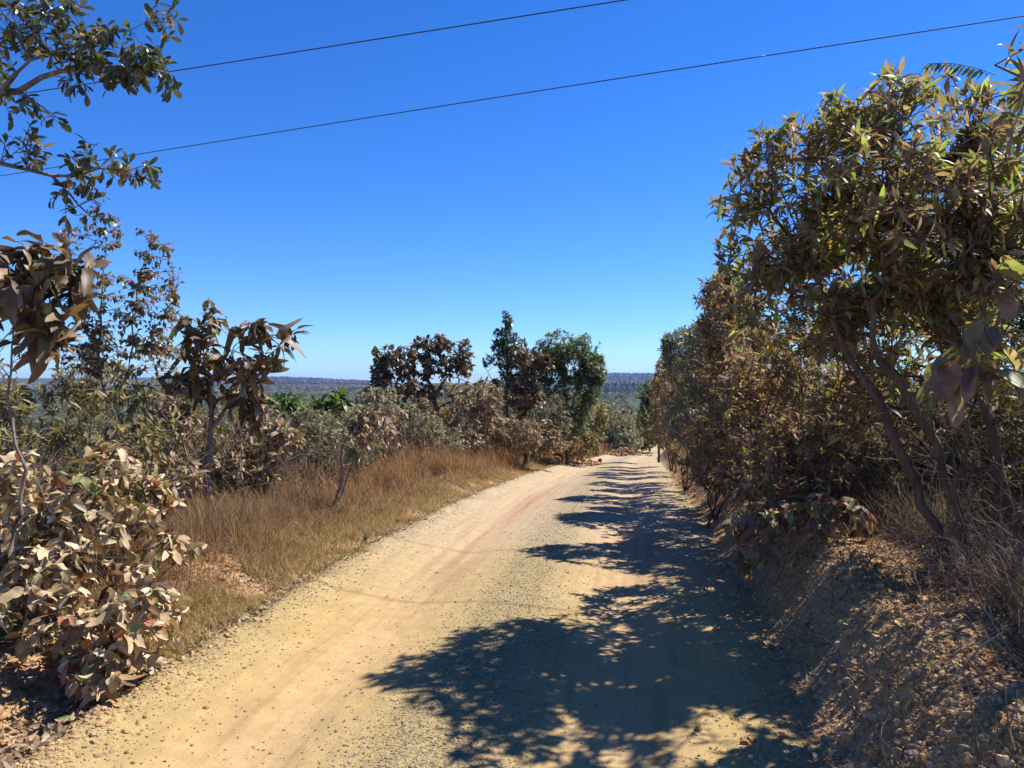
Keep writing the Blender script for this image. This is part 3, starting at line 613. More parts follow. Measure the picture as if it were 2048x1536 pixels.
plant('slender_tree', 'slender tall tree with small red-tinged leaves and two thin stems', 'tree', None, 63,
      [[GP(205, 6.6), P(212, 870, 6.6), P(200, 700, 6.6), P(205, 560, 6.6), P(212, 440, 6.6)], [GP(225, 6.6), P(225, 850, 6.6), P(262, 720, 6.6), P(275, 580, 6.6), P(305, 490, 6.6)],
       [P(205, 700, 6.6), P(150, 600, 6.6), P(120, 480, 6.6)], [P(262, 720, 6.6), P(310, 660, 6.6), P(350, 600, 6.6)]],
      [lobe(210, 450, 6.6, 40, 45, .25), lobe(300, 490, 6.6, 35, 40, .2), lobe(280, 590, 6.6, 70, 60, .4), lobe(200, 600, 6.6, 60, 90, .4), lobe(335, 600, 6.6, 30, 60, .2), lobe(140, 500, 6.6, 50, 60, .3, .7), lobe(250, 710, 6.6, 120, 50, .4), lobe(330, 520, 6.6, 30, 45, .25), lobe(320, 680, 6.6, 50, 45, .3), lobe(160, 690, 6.6, 60, 60, .3)],
      n=560, leaf='small', L=.055, W=.034, per=5, mat='sap', bark='bark_grey', r0=.022, rt=.0018, bf=.35, attach=.3, droop=.6, up=.1, spread=60, gap=.6, gapf=3, inner=.5, whorl=.05)
plant('large_leaf_tree', 'small crooked tree with whorls of long drooping leaves beside the verge', 'tree', None, 64,
      [[GP(432, 7.6), P(425, 1020, 7.6), P(415, 960, 7.6), P(422, 860, 7.6), P(425, 760, 7.6), P(428, 680, 7.6)], [P(422, 860, 7.6), P(475, 790, 7.6), P(530, 720, 7.6), P(570, 680, 7.6)],
       [P(425, 760, 7.6), P(385, 700, 7.6), P(370, 690, 7.6)], [P(425, 1020, 7.6), P(370, 900, 7.7), P(360, 850, 7.7)], [P(425, 760, 7.6), P(470, 700, 7.6), P(490, 660, 7.6)]],
      [lobe(420, 640, 7.6, 60, 25, .3), lobe(395, 690, 7.6, 40, 40, .3), lobe(500, 660, 7.6, 40, 25, .3), lobe(575, 675, 7.6, 30, 25, .25), lobe(520, 740, 7.6, 50, 40, .3), lobe(440, 750, 7.6, 80, 45, .35), lobe(490, 850, 7.6, 60, 60, .35, .8), lobe(375, 790, 7.6, 40, 50, .3, .8)],
      n=84, leaf='fine', L=.175, W=.066, per=6, mat='bigdry', bark='bark_grey', r0=.045, rt=.005, bf=.3, attach=.35, droop=.42, up=.25, spread=74, leafjit=1.4, bend=.5, gap=.7, crinkle=.04, inner=.15)
LB = "dusty bushes on the left verge"
bush = [
 ('tan', 130, 4.3, [lobe(140, 1190, 4.2, 150, 100, .4), lobe(250, 1240, 4.1, 110, 80, .35), lobe(230, 1330, 4.0, 100, 60, .3), lobe(60, 1100, 4.3, 110, 90, .35)], 185, .102, .048, 'foreground bush of broad cream and tan leaves lying over the road edge', 'oval'),
 ('tan', 60, 4.6, [lobe(80, 960, 4.6, 160, 70, .4), lobe(180, 1040, 4.6, 120, 60, .35), lobe(-60, 1050, 4.5, 120, 120, .4)], 155, .092, .042, 'tan-leaved bush behind the foreground bush with a few reddish leaves', 'oval'),
 ('tan', 300, 5.3, [lobe(270, 1010, 5.3, 80, 60, .35), lobe(330, 1120, 5.0, 60, 60, .3), lobe(180, 930, 5.4, 100, 50, .35)], 95, .095, .042, 'sprawling tan-leaved bush between the foreground bush and the crooked tree', 'oval'),
 ('olive', 100, 6.0, [lobe(60, 830, 6.0, 160, 80, .6), lobe(220, 860, 6.0, 130, 90, .5), lobe(-80, 760, 6.0, 150, 120, .6)], 420, .085, .026, 'olive bush at the left edge under the drooping dark leaves', 'mid'),
 ('olive', 300, 8.0, [lobe(290, 800, 8.0, 110, 75, .6), lobe(360, 880, 8.0, 90, 70, .6), lobe(200, 780, 8.2, 110, 60, .6)], 480, .085, .028, 'olive bush between the slender tree and the whorled large-leaf tree', 'mid'),
 ('tanfar', 330, 6.6, [lobe(300, 960, 6.7, 100, 60, .4), lobe(200, 980, 6.5, 80, 60, .4)], 170, .10, .04, 'withered brown bush at the foot of the slender tree', 'mid'),
 ('tanfar', 520, 8.8, [lobe(540, 900, 8.9, 70, 60, .5), lobe(490, 940, 8.7, 70, 40, .4)], 190, .11, .045, 'withered bush with yellowing leaves right of the crooked tree', 'mid'),
 ('grey', 620, 11.5, [lobe(600, 870, 11.5, 100, 55, .8), lobe(690, 890, 11.7, 80, 50, .7)], 480, .10, .035, 'dark grey-green thicket behind the leaning sapling', 'small'),
 ('green', 590, 12.5, [lobe(570, 815, 12.6, 30, 24, .4), lobe(660, 808, 12.6, 40, 22, .4), lobe(610, 850, 12.6, 80, 30, .5)], 110, .17, .08, 'shrub with big bright green leaves poking above the thicket', 'obov'),
 ('grey', 480, 14.0, [lobe(470, 850, 14, 90, 50, .9), lobe(540, 860, 14, 80, 40, .8)], 360, .11, .045, 'grey-green thicket behind the crooked tree', 'small'),
 ('tanfar', 745, 14.0, [lobe(750, 880, 14.0, 60, 45, .7), lobe(770, 840, 14.0, 50, 35, .5)], 220, .13, .05, 'rusty withered bush beside the twisted trees', 'small'),
 ('tanfar', 420, 8.8, [lobe(420, 960, 8.8, 60, 40, .4), lobe(380, 900, 8.8, 60, 50, .4)], 150, .10, .04, 'brown tangled bush around the foot of the crooked tree', 'mid'),
 ('grey', 840, 17.4, [lobe(830, 860, 17.4, 60, 40, .6), lobe(880, 880, 17.4, 60, 30, .6), lobe(800, 830, 17.4, 40, 40, .5)], 330, .11, .045, 'dark tangled bush wrapping the trunks of the twisted trees', 'small'),
 ('grey', 740, 16.5, [lobe(710, 850, 16.5, 60, 50, .9), lobe(660, 880, 16.5, 60, 35, .9), lobe(760, 800, 16.5, 50, 30, .7)], 380, .12, .05, 'dense dark bush left of the twisted trees', 'small'),
 ('tanfar', 930, 20.5, [lobe(930, 850, 20.5, 70, 55, 1.0), lobe(960, 800, 20.5, 55, 40, .8), lobe(900, 880, 19.5, 70, 30, .6)], 560, .14, .05, 'brown and green bush between the twisted trees and the narrow tall tree', 'small'),
 ('olive', 860, 22.0, [lobe(850, 850, 21, 80, 55, 1.0), lobe(890, 800, 22, 70, 40, .8), lobe(800, 880, 19, 60, 34, .6)], 620, .14, .05, 'olive bush behind the twisted trees', 'small'),
 ('grey', 1020, 26, [lobe(1000, 820, 26, 70, 65, 1.1), lobe(970, 880, 25, 70, 34, .9)], 560, .16, .055, 'grey bush at the foot of the narrow tall tree', 'small'),
 ('olive', 1180, 27, [lobe(1165, 840, 27, 55, 60, .9), lobe(1150, 885, 26, 60, 30, .9)], 520, .15, .055, 'olive bush under the round green tree beside the bend', 'small'),
 ('tanfar', 965, 22.5, [lobe(960, 800, 22.5, 40, 45, .8), lobe(985, 860, 22.5, 40, 40, .8)], 360, .14, .05, 'brown scrub filling the space left of the narrow tall tree', 'small'),
 ('tanfar', 1040, 20.5, [lobe(1040, 870, 20.5, 50, 35, .6), lobe(1100, 880, 21, 40, 24, .5)], 330, .13, .05, 'brown scrub at the foot of the large-leaf tree near the bend', 'small'),
 ('grey', 1085, 25, [lobe(1085, 840, 25, 60, 65, 1.0), lobe(1070, 885, 24, 60, 30, .6)], 480, .15, .055, 'dark bush between the two tall trees', 'small'),
 ('grey', 1240, 47, [lobe(1235, 855, 47, 35, 45, 1.6), lobe(1250, 880, 46, 35, 25, 1.4)], 480, .24, .09, 'grey-green bush closing the end of the road', 'small'),
 ('olive', 1290, 50, [lobe(1290, 860, 49, 35, 40, 1.6)], 380, .24, .09, 'olive bush at the far bend beside the small green tree', 'small'),
 ('grey', 1215, 55, [lobe(1215, 835, 58, 30, 35, 1.6), lobe(1190, 840, 58, 40, 40, 1.6)], 380, .28, .10, 'pale grey bush seen behind the end of the road', 'small'),
]
for i, (mt, u, D, lb, nn, L_, W_, lab, lk) in enumerate(bush):
    rg = rng_(500 + i); tr = []
    for s in range(4 if D < 30 else 3):
        b = GP(u + rg.uniform(-40, 40) * 6 / D, D + rg.uniform(-.15, .15)); top = lb[s % len(lb)][0] + rg.normal(0, .08, 3)
        tr.append([b, b * .5 + top * .5 + rg.normal(0, .07, 3), top])
    near = D < 5
    plant('bush', lab, 'bush', LB, 70 + i, tr, lb, n=nn, dn=1.5 if near else (1.25 if D < 17.2 else 1.6), dp=1.25, leaf='fine' if near else lk, L=L_, W=W_, per=5 if near else 7, mat=mt, bark='bark_grey', r0=.013 if D < 7 else .02, gap=.95, gapf=4.5 if near else 3.5,
          spread=65, up=.2, droop=.35, parts=SH, bf=.25, attach=.3, leafjit=1.6 if near else 1.3, crinkle=.10 if near else 0, bend=.35, inner=.4)
plant('leaning_sapling', 'thin leaning sapling with a pale stem and wilted tan leaves on the grass verge', 'sapling', None, 101,
      [[GP(668, 9.4), P(680, 960, 9.4), P(692, 880, 9.4), P(720, 840, 9.4), P(745, 830, 9.4)], [GP(672, 9.4), P(700, 940, 9.4), P(720, 880, 9.4)]],
      [lobe(745, 850, 9.4, 45, 22, .25), lobe(720, 830, 9.4, 35, 18, .2), lobe(780, 870, 9.4, 22, 18, .15), lobe(720, 900, 9.4, 25, 20, .15, .5)],
      n=110, leaf='mid', L=.11, W=.04, per=7, mat='tanfar', bark='bark_pale', r0=.026, droop=.9, up=.1, spread=50, gap=0, bf=.3)
SP = [(255, 7.2, 745, 'olive', 'thin sapling just right of the slender tall tree, its few leaves over the olive bush'), (330, 7.0, 800, 'tanfar', 'thin bare-stemmed sapling with a few withered leaves left of the crooked tree'),
      (486, 8.4, 790, 'bigdry', 'spindly sapling with a pale stem just right of the crooked tree'), (548, 9.0, 830, 'tanfar', 'spindly withered sapling midway between the crooked tree and the leaning sapling'),
      (615, 11.0, 815, 'muted', 'thin sapling with small dull leaves left of the leaning sapling'), (838, 14.0, 800, 'tanfar', 'thin sapling in front of the twisted trees')]
for i, (u, D, v, mt, lab) in enumerate(SP):
    rg = rng_(900 + i); g = GP(u, D); dx = rg.uniform(-14, 14); top = P(u + dx, v, D); mid = (g + top) / 2 + [rg.normal(0, .05), 0, 0]
    plant('sapling', lab, 'sapling', 'thin saplings on the left verge', 130 + i, [[g, mid, top], [mid, P(u + dx + 30 * 8 / D, v + 40, D)]], [lobe(u + dx, v, D, 200 / D, 160 / D, .2), lobe(u + dx + 240 / D, v + 35, D, 200 / D, 160 / D, .2), lobe(u, v + 480 / D, D, 240 / D, 240 / D, .2, .5)],
          n=46, leaf='mid', L=.085, W=.032, per=4, mat=mt, bark='bark_pale', r0=.014, droop=.5, up=.2, spread=60, gap=0, bf=.35)
TW = [('twisted tree with a dark crown of curled leaves, left of the pair', 793, 18.0, [[GP(793, 18), P(800, 880, 18), P(800, 820, 18), P(775, 770, 18), P(770, 720, 18)], [P(800, 820, 18), P(820, 770, 18), P(805, 715, 18)]],
       [lobe(775, 715, 18, 32, 28, .5), lobe(760, 745, 18, 22, 30, .5), lobe(805, 720, 18, 28, 30, .5), lobe(790, 770, 18, 60, 25, .6), lobe(740, 800, 18, 30, 30, .4), lobe(770, 840, 18, 30, 24, .4, .6)], 210),
      ('twisted tree with a forked trunk and wide curled leaves, right of the pair', 876, 18.6, [[GP(878, 18.6), P(876, 850, 18.6), P(868, 790, 18.6), P(850, 740, 18.6), P(855, 700, 18.6)], [P(868, 790, 18.6), P(900, 745, 18.6), P(930, 715, 18.6)], [P(868, 790, 18.6), P(830, 770, 18.6), P(830, 740, 18.6)]],
       [lobe(865, 690, 18.6, 40, 22, .5), lobe(910, 700, 18.6, 40, 24, .5), lobe(935, 730, 18.6, 24, 26, .4), lobe(840, 730, 18.6, 30, 30, .5), lobe(880, 735, 18.6, 40, 24, .5), lobe(840, 790, 18.6, 40, 26, .5, .6), lobe(930, 790, 18.6, 30, 30, .5, .5)], 230)]
for i, (lab, u, D, tr, lb, nn) in enumerate(TW):
    plant('twisted_tree', lab, 'tree', 'twisted trees on the left verge', 110 + i, tr, lb, n=nn, leaf='mid', L=.14, W=.085, per=7, mat='bigdry', bark='bark_dark', r0=.07, rt=.008, bf=.3, attach=.4, droop=.3, up=.2, spread=60, gap=.6, gapf=2.4, inner=.3, crinkle=.08)
plant('narrow_tree', 'tall narrow tree whose pointed top stands above all others in the middle', 'tree', None, 121,
      [[GP(1015, 24), P(1014, 800, 24), P(1012, 700, 24), P(1010, 625, 24)], [P(1014, 800, 24), P(985, 760, 24), P(970, 735, 24)]],
      [lobe(1010, 640, 24, 14, 20, .3), lobe(1010, 670, 24, 26, 22, .4), lobe(1000, 695, 24, 24, 14, .4), lobe(1035, 690, 24, 20, 20, .4), lobe(1015, 720, 24, 36, 24, .5), lobe(975, 720, 24, 14, 14, .3, .5), lobe(1015, 780, 24, 40, 40, .6)],
      n=460, leaf='small', L=.13, W=.06, per=7, mat='dark', bark='bark_dark', r0=.05, rt=.006, attach=.3, gap=.6, gapf=2)
plant('broad_leaf_tree', 'dark tree with large curled pinkish-brown leaves right of the narrow tall tree', 'tree', None, 122,
      [[GP(1052, 21.5), P(1050, 850, 21.5), P(1052, 780, 21.5), P(1055, 720, 21.5)], [P(1052, 780, 21.5), P(1085, 740, 21.5)]],
      [lobe(1050, 720, 21.5, 35, 22, .5), lobe(1080, 725, 21.5, 26, 22, .4), lobe(1045, 765, 21.5, 35, 26, .5), lobe(1070, 800, 21.5, 26, 26, .4, .6), lobe(1085, 855, 21.5, 26, 16, .4), lobe(1035, 820, 21.5, 18, 22, .3, .6)],
      n=170, leaf='mid', L=.19, W=.11, per=6, mat='bigdry', bark='bark_dark', r0=.07, rt=.008, attach=.35, droop=.4, gap=.5, crinkle=.08)
plant('round_tree', 'round-crowned fresh green tree with a fan of thin branches beside the bend', 'tree', None, 123,
      [[GP(1135, 26), P(1134, 860, 26), P(1130, 790, 26), P(1118, 730, 26)], [P(1134, 860, 26), P(1150, 790, 26), P(1170, 740, 26)], [P(1132, 830, 26), P(1100, 780, 26), P(1090, 740, 26)], [P(1134, 860, 26), P(1165, 810, 26), P(1190, 770, 26)]],
      [lobe(1118, 695, 26, 40, 38, .8), lobe(1175, 695, 26, 30, 28, .7), lobe(1185, 730, 26, 26, 40, .7), lobe(1145, 720, 26, 50, 45, .9), lobe(1082, 705, 26, 22, 26, .5), lobe(1100, 740, 26, 36, 26, .7), lobe(1180, 780, 26, 26, 26, .6, .7), lobe(1080, 780, 26, 20, 30, .5, .5), lobe(1150, 790, 26, 50, 45, .8, .6), lobe(1130, 850, 26, 50, 30, .8, .6), lobe(1200, 745, 26, 16, 30, .4)],
      n=1900, leaf='small', L=.12, W=.05, per=9, mat='muted', bark='bark_grey', r0=.07, rt=.006, attach=.3, gap=.62, gapf=1.8, bf=.35)

# ------------------------------------------------------------------ grasses, litter, stones
def blades(name, label, mat, pts, h, seed, wid, lean=.35, seg=3):
    rg = rng_(seed); n = len(pts)
    az = rg.uniform(0, 2 * np.pi, n); ln = np.abs(rg.normal(lean, lean * .6, n))
    side = np.stack([np.cos(az + 1.57), np.sin(az + 1.57), np.zeros(n)], -1); d = np.stack([np.cos(az), np.sin(az), np.zeros(n)], -1)
    ts = np.linspace(0, 1, seg + 1); V = []
    for t in ts[:-1]:
        c = pts + d * (ln * h * t ** 1.7)[:, None] + np.array([0, 0, 1.]) * (h * t * (1 - .25 * ln * t))[:, None]
        wv = (wid * (1 - t * .7) * .5)[:, None] * side; V += [c - wv, c + wv]
    V.append(pts + d * (ln * h)[:, None] + np.array([0, 0, 1.]) * (h * (1 - .25 * ln))[:, None])
    V = np.stack(V, 1); k = V.shape[1]; T = []
    for i in range(seg - 1): a = 2 * i; T += [(a, a + 1, a + 3), (a, a + 3, a + 2)]
    a = 2 * (seg - 1); T.append((a, a + 1, a + 2))
    Fc = (np.array(T)[None] + (np.arange(n) * k)[:, None, None]).reshape(-1, 3)
    return link(name, make_mesh(name, V.reshape(-1, 3), Fc, M[mat], True), kind='stuff', label=label, cat='grass')
def verge_pts(n, side, d0, d1, o0, o1, seed, power=1.2, tuft=.05, thr=-.2, nf=1.2):
    rg = rng_(seed)
    u = rg.random(n); y = (d0 ** (1 - power) + u * (d1 ** (1 - power) - d0 ** (1 - power))) ** (1 / (1 - power)) if power != 1 else d0 * (d1 / d0) ** u
    off = rg.uniform(o0, o1, n); x = (XL(y) - off) if side < 0 else (XR(y) + off)
    k = fbm(x, y, nf, 3, seed + 1) > thr; x, y, off = x[k], y[k], off[k]
    rep = 12; global TF; TF = np.repeat(rg.uniform(.35, 1.5, len(x)) ** 1.3, rep); x = np.repeat(x, rep); y = np.repeat(y, rep); off = np.repeat(off, rep)
    x = x + rg.normal(0, tuft, len(x)); y = y + rg.normal(0, tuft, len(x))
    return np.stack([x, y, H(x, y) - .01], -1), off, rg
# tall russet grass along the left verge
p, off, rg = verge_pts(15500, -1, 4.5, 48, .3, 3.4, 201, 1.25, .035, -.12, 2.6)
nb = fbm(p[:, 0], p[:, 1], .8, 3, 205)
h = (.10 + .26 * sstep((off - .3) / .7)) * rg.uniform(.3, 1.3, len(p)) * (1 + .6 * nb) * (.75 + .35 * sstep((p[:, 1] - 7) / 8)) * TF * 1.1
blades('dry_grass', 'tall russet dry grass along the left verge', 'g_russet', p, h, 202, .0026 + .00038 * p[:, 1], .5)
p, off, rg = verge_pts(6500, -1, 4.6, 45, -.02, .75, 211, 1.3, .05, -.15, 2.0)
blades('short_grass', 'short straw grass at the left road edge', 'g_straw', p, rg.uniform(.03, .12, len(p)) * (1 + .6 * sstep(off / .6)), 212, .0028 + .0004 * p[:, 1], .7)
p, off, rg = verge_pts(2600, -1, 4.6, 9, .8, 3.5, 221, 1.1, .06, -.2)
blades('dead_grass', 'pale dead grass among the left bushes', 'g_pale', p, rg.uniform(.12, .5, len(p)), 222, np.full(len(p), .005), .4)
p, off, rg = verge_pts(7000, 1, 2.4, 40, .95, 3.4, 231, 1.25, .06, -.1)
blades('pale_grass', 'pale dry grass and stalks under the right trees', 'g_pale', p, rg.uniform(.08, .5, len(p)), 232, .0032 + .0004 * p[:, 1], .5)
p, off, rg = verge_pts(2600, -1, 30, 60, .1, 4.5, 241, 1.2, .1, -.3, .5)
blades('end_grass', 'orange dry grass closing the bend', 'g_russet', p, rg.uniform(.3, .85, len(p)) * sstep((p[:, 1] - 26) / 14), 242, np.full(len(p), .026), .3)

def sticks(name, label, n, boxf, seed, mat='twig', ln=(.2, .8), r=(.0015, .004)):
    rg = rng_(seed); A = boxf(rg, n); L = rg.uniform(*ln, n)
    d = norm(rg.normal(0, 1, (n, 3)) + np.array([0, 0, .7])); seg = 4
    d2 = norm(d + rg.normal(0, .5, (n, 3))); rr = rg.uniform(*r, n); pts = [A]
    for i in range(seg):
        f = (i + 1) / seg; dd = norm(d * (1 - f) + d2 * f + rg.normal(0, .15, (n, 3))); pts.append(pts[-1] + dd * (L / seg)[:, None])
    Vs = []; Fs = []; off = 0
    for i in range(seg):
        dd = norm(pts[i + 1] - pts[i]); v, f = tubes_geo(pts[i], pts[i + 1], dd, dd, rr * (1 - i / seg * .7), rr * (1 - (i + 1) / seg * .7), 3); Vs.append(v); Fs.append(f + off); off += len(v)
    return link(name, make_mesh(name, np.concatenate(Vs), np.concatenate(Fs), M[mat]), kind='stuff', label=label, cat='brush')
def rbox(y0, y1, o0, o1, side, zt):
    def f(rg, n):
        y = y0 * (y1 / y0) ** rg.random(n); off = rg.uniform(o0, o1, n); x = XR(y) + off if side > 0 else XL(y) - off
        return np.stack([x, y, H(x, y) + rg.random(n) ** 1.6 * zt], -1)
    return f
sticks('undergrowth', 'tangle of dead twigs under the right trees', 5200, rbox(2.6, 18, 1.05, 3.6, 1, 1.1), 251)
sticks('verge_weeds', 'thin dead weed stalks in the left verge grass', 9000, rbox(4.2, 24, .3, 2.8, -1, .16), 253, ln=(.12, .4), r=(.0012, .003))
sticks('thicket_twigs', 'bare stems tangled through the bushes on the left', 5200, rbox(7, 32, 1.3, 5.5, -1, 1.0), 255, ln=(.3, .9), r=(.002, .006))
sticks('bank_roots', 'thin roots and twigs lying on the face of the right bank', 420, rbox(2.2, 14, .2, .9, 1, .02), 256, ln=(.12, .5), r=(.0015, .005))
sticks('crest_brush', 'dead stalks and roots along the crest of the right bank', 5000, rbox(2.6, 26, .85, 1.7, 1, .25), 254, ln=(.12, .5), r=(.0012, .0035))
sticks('dead_twigs', 'tangle of dead twigs among the left bushes', 3600, rbox(3.4, 16, .8, 4.0, -1, .9), 252)

ICO = None
def ico():
    t = (1 + 5 ** .5) / 2
    V = norm(np.array([(-1, t, 0), (1, t, 0), (-1, -t, 0), (1, -t, 0), (0, -1, t), (0, 1, t), (0, -1, -t), (0, 1, -t), (t, 0, -1), (t, 0, 1), (-t, 0, -1), (-t, 0, 1)], float))
    T = np.array([(0, 11, 5), (0, 5, 1), (0, 1, 7), (0, 7, 10), (0, 10, 11), (1, 5, 9), (5, 11, 4), (11, 10, 2), (10, 7, 6), (7, 1, 8), (3, 9, 4), (3, 4, 2), (3, 2, 6), (3, 6, 8), (3, 8, 9), (4, 9, 5), (2, 4, 11), (6, 2, 10), (8, 6, 7), (9, 8, 1)])
    return V, T
def stones_geo(pts, size, rg, flat=.6):
    V, T = ico(); n = len(pts)
    s = size[:, None, None] * rg.uniform(.7, 1.3, (n, 1, 3)) * np.array([1, 1, flat])
    v = V[None] * (1 + rg.normal(0, .13, (n, 12, 1))) * s
    a = rg.uniform(0, 6.28, n); c, s_ = np.cos(a)[:, None], np.sin(a)[:, None]
    x = v[..., 0] * c - v[..., 1] * s_; y = v[..., 0] * s_ + v[..., 1] * c
    v = np.stack([x, y, v[..., 2]], -1) + pts[:, None]
    return v.reshape(-1, 3), (T[None] + (np.arange(n) * 12)[:, None, None]).reshape(-1, 3)
def scatter(n, y0, y1, tf, rg, pw=1.6):
    u = rg.random(n); e = 1 - pw; y = (y0 ** e + u * (y1 ** e - y0 ** e)) ** (1 / e)
    x = tf(y, rg, n); return x, y
rg = rng_(301)
def troad(y, rg, n):
    c = rg.choice([.51, .03, .99, .5], n, p=[.42, .22, .18, .18]); s = np.select([c == .5], [.45], .075)
    t = c + rg.normal(0, 1, n) * s * .9; return XL(y) + t * (XR(y) - XL(y))
x, y = scatter(30000, 2.2, 22, troad, rg)
s = np.abs(rg.normal(0, 1, len(x))) * .0028 + .0022 + (rg.random(len(x)) > .993) * rg.uniform(.003, .010, len(x))
v, f = stones_geo(np.stack([x, y, H(x, y) + s * .2], -1), s, rg)
link('gravel', make_mesh('gravel', v, f, M['stone'], False), kind='stuff', label='loose gravel and small stones on the road', cat='gravel')
rg = rng_(302)
x, y = scatter(38000, 2.0, 20, lambda y, rg, n: XR(y) + rg.normal(.45, .35, n), rg)
s = np.abs(rg.normal(0, 1, len(x))) * .0042 + .002 + (rg.random(len(x)) > .975) * rg.uniform(.004, .022, len(x))
v, f = stones_geo(np.stack([x, y, H(x, y) + s * .1], -1), s, rg, .75)
link('bank_clods', make_mesh('bank_clods', v, f, M['clod'], False), kind='stuff', label='crumbled clods of dirt on the right bank', cat='clods')
rg = rng_(303)
x, y = scatter(11000, 2.2, 14, lambda y, rg, n: XL(y) - rg.normal(.12, .22, n), rg)
s = np.abs(rg.normal(0, 1, len(x))) * .006 + .003
v, f = stones_geo(np.stack([x, y, H(x, y) + s * .1], -1), s, rg, .7)
link('verge_clods', make_mesh('verge_clods', v, f, M['clod'], False), kind='stuff', label='crumbled dirt along the left road edge', cat='clods')

def litter_leaves(name, label, n, y0, y1, xf, seed, mat, L=.06):
    rg = rng_(seed); x, y = scatter(n, y0, y1, xf, rg, 1.5)
    p = np.stack([x, y, H(x, y) + rg.uniform(.004, .02, n)], -1); az = rg.uniform(0, 6.28, n)
    d = np.stack([np.cos(az), np.sin(az), rg.normal(0, .35, n)], -1); N = norm(np.array([0, 0, 1.]) + rg.normal(0, .55, (n, 3)))
    Ls = L * rg.uniform(.5, 1.4, n)
    v, f = leaves_geo(p, d, N, Ls, Ls * rg.uniform(.3, .5, n), rg.normal(0, .3, n), 'mid', rg, .08)
    link(name, make_mesh(name, v, f, M[mat]), kind='stuff', label=label, cat='leaf litter')
litter_leaves('fallen_leaves', 'dry fallen leaves on the right bank', 3400, 2.2, 22, lambda y, rg, n: XR(y) + np.abs(rg.normal(.4, .7, n)), 311, 'tanfar', .042)
litter_leaves('leaf_litter', 'dry fallen leaves along the left road edge', 9000, 2.6, 22, lambda y, rg, n: XL(y) - np.abs(rg.normal(.15, .7, n)) + .12, 312, 'tanfar', .05)

# ------------------------------------------------------------------ small things
def wire(name, label, pts):
    rg = rng_(1); p = smooth_poly(pts, .8, rg, 0); d = norm(np.gradient(p, axis=0)); n = len(p) - 1
    v, f = tubes_geo(p[:-1], p[1:], d[:-1], d[1:], np.full(n, .0075), np.full(n, .0075), 6)
    m = M.get('wire')
    if not m:
        m, nt, pr, out = new_mat('black_cable'); n_ = noise(nt, 30, 2, .5, objco(nt))
        nt.links.new(ramp(nt, n_, [(.3, (.02, .02, .025)), (.7, (.04, .04, .045))]), pr.inputs['Base Color']); pr.inputs['Roughness'].default_value = .6; M['wire'] = m
    link(name, make_mesh(name, v, f, m), label=label, cat='power line', group='power lines over the road')
def wp(u, v, h): D = (h - CAMZ) * F / (768 - v); return P(u, v, D)
def ext(a, b, k): return a + (a - b) * k
a, b, c, e = wp(0, 352, 6.1), wp(310, 303, 6.12), wp(1024, 190, 6.1), wp(2048, 32, 6.1)
wire('power_line', 'lower power line crossing the whole sky from the left tree to the right edge', [ext(a, b, 3), a, b, c, e, ext(e, c, 1.5)])
a, c, e = wp(100, 179, 6.1), wp(380, 137, 6.1), wp(1250, 0, 6.1)
wire('power_line', 'upper power line leaving the top of the picture', [ext(a, c, 5), a, c, e, ext(e, c, 1.5)])

rg = rng_(401)
def heap(name, label, u, D, w_, h_, n, cat, seed):
    rg = rng_(seed); c = GP(u, D); 
    x = rg.normal(0, w_ / 2.4, n); y = rg.normal(0, w_ / 2.4, n); z = h_ * np.exp(-(x ** 2 + y ** 2) / (w_ * .5) ** 2) * rg.random(n)
    v, f = stones_geo(np.stack([x, y, z], -1), rg.uniform(.03, .10, n) * (w_ / 1.2), rg, .8)
    r = root(name, label, cat, Vector(c)); me = make_mesh('rubble', v, f, M['clod'], False)
    o = bpy.data.objects.new('rubble', me); COL.objects.link(o); o.parent = r; o['kind'] = 'stuff'
    m = 60; A = np.stack([rg.normal(0, w_ / 3, m), rg.normal(0, w_ / 3, m), rg.uniform(0, h_, m)], -1); d = norm(rg.normal(0, 1, (m, 3)) + [0, 0, .4])
    v, f = tubes_geo(A, A + d * rg.uniform(.2, .6, (m, 1)), d, d, np.full(m, .012), np.full(m, .005), 4)
    o = bpy.data.objects.new('dead_roots', make_mesh('dead_roots', v, f, M['bark_dark'])); COL.objects.link(o); o.parent = r; o['kind'] = 'stuff'
heap('earth_mound', 'mound of rocky earth with dead roots where the left verge ends at the bend', 1128, 28, 1.3, .55, 260, 'mound', 402)
heap('earth_mound', 'low pile of pale earth at the end of the road', 1245, 43, 1.8, .5, 160, 'mound', 403)
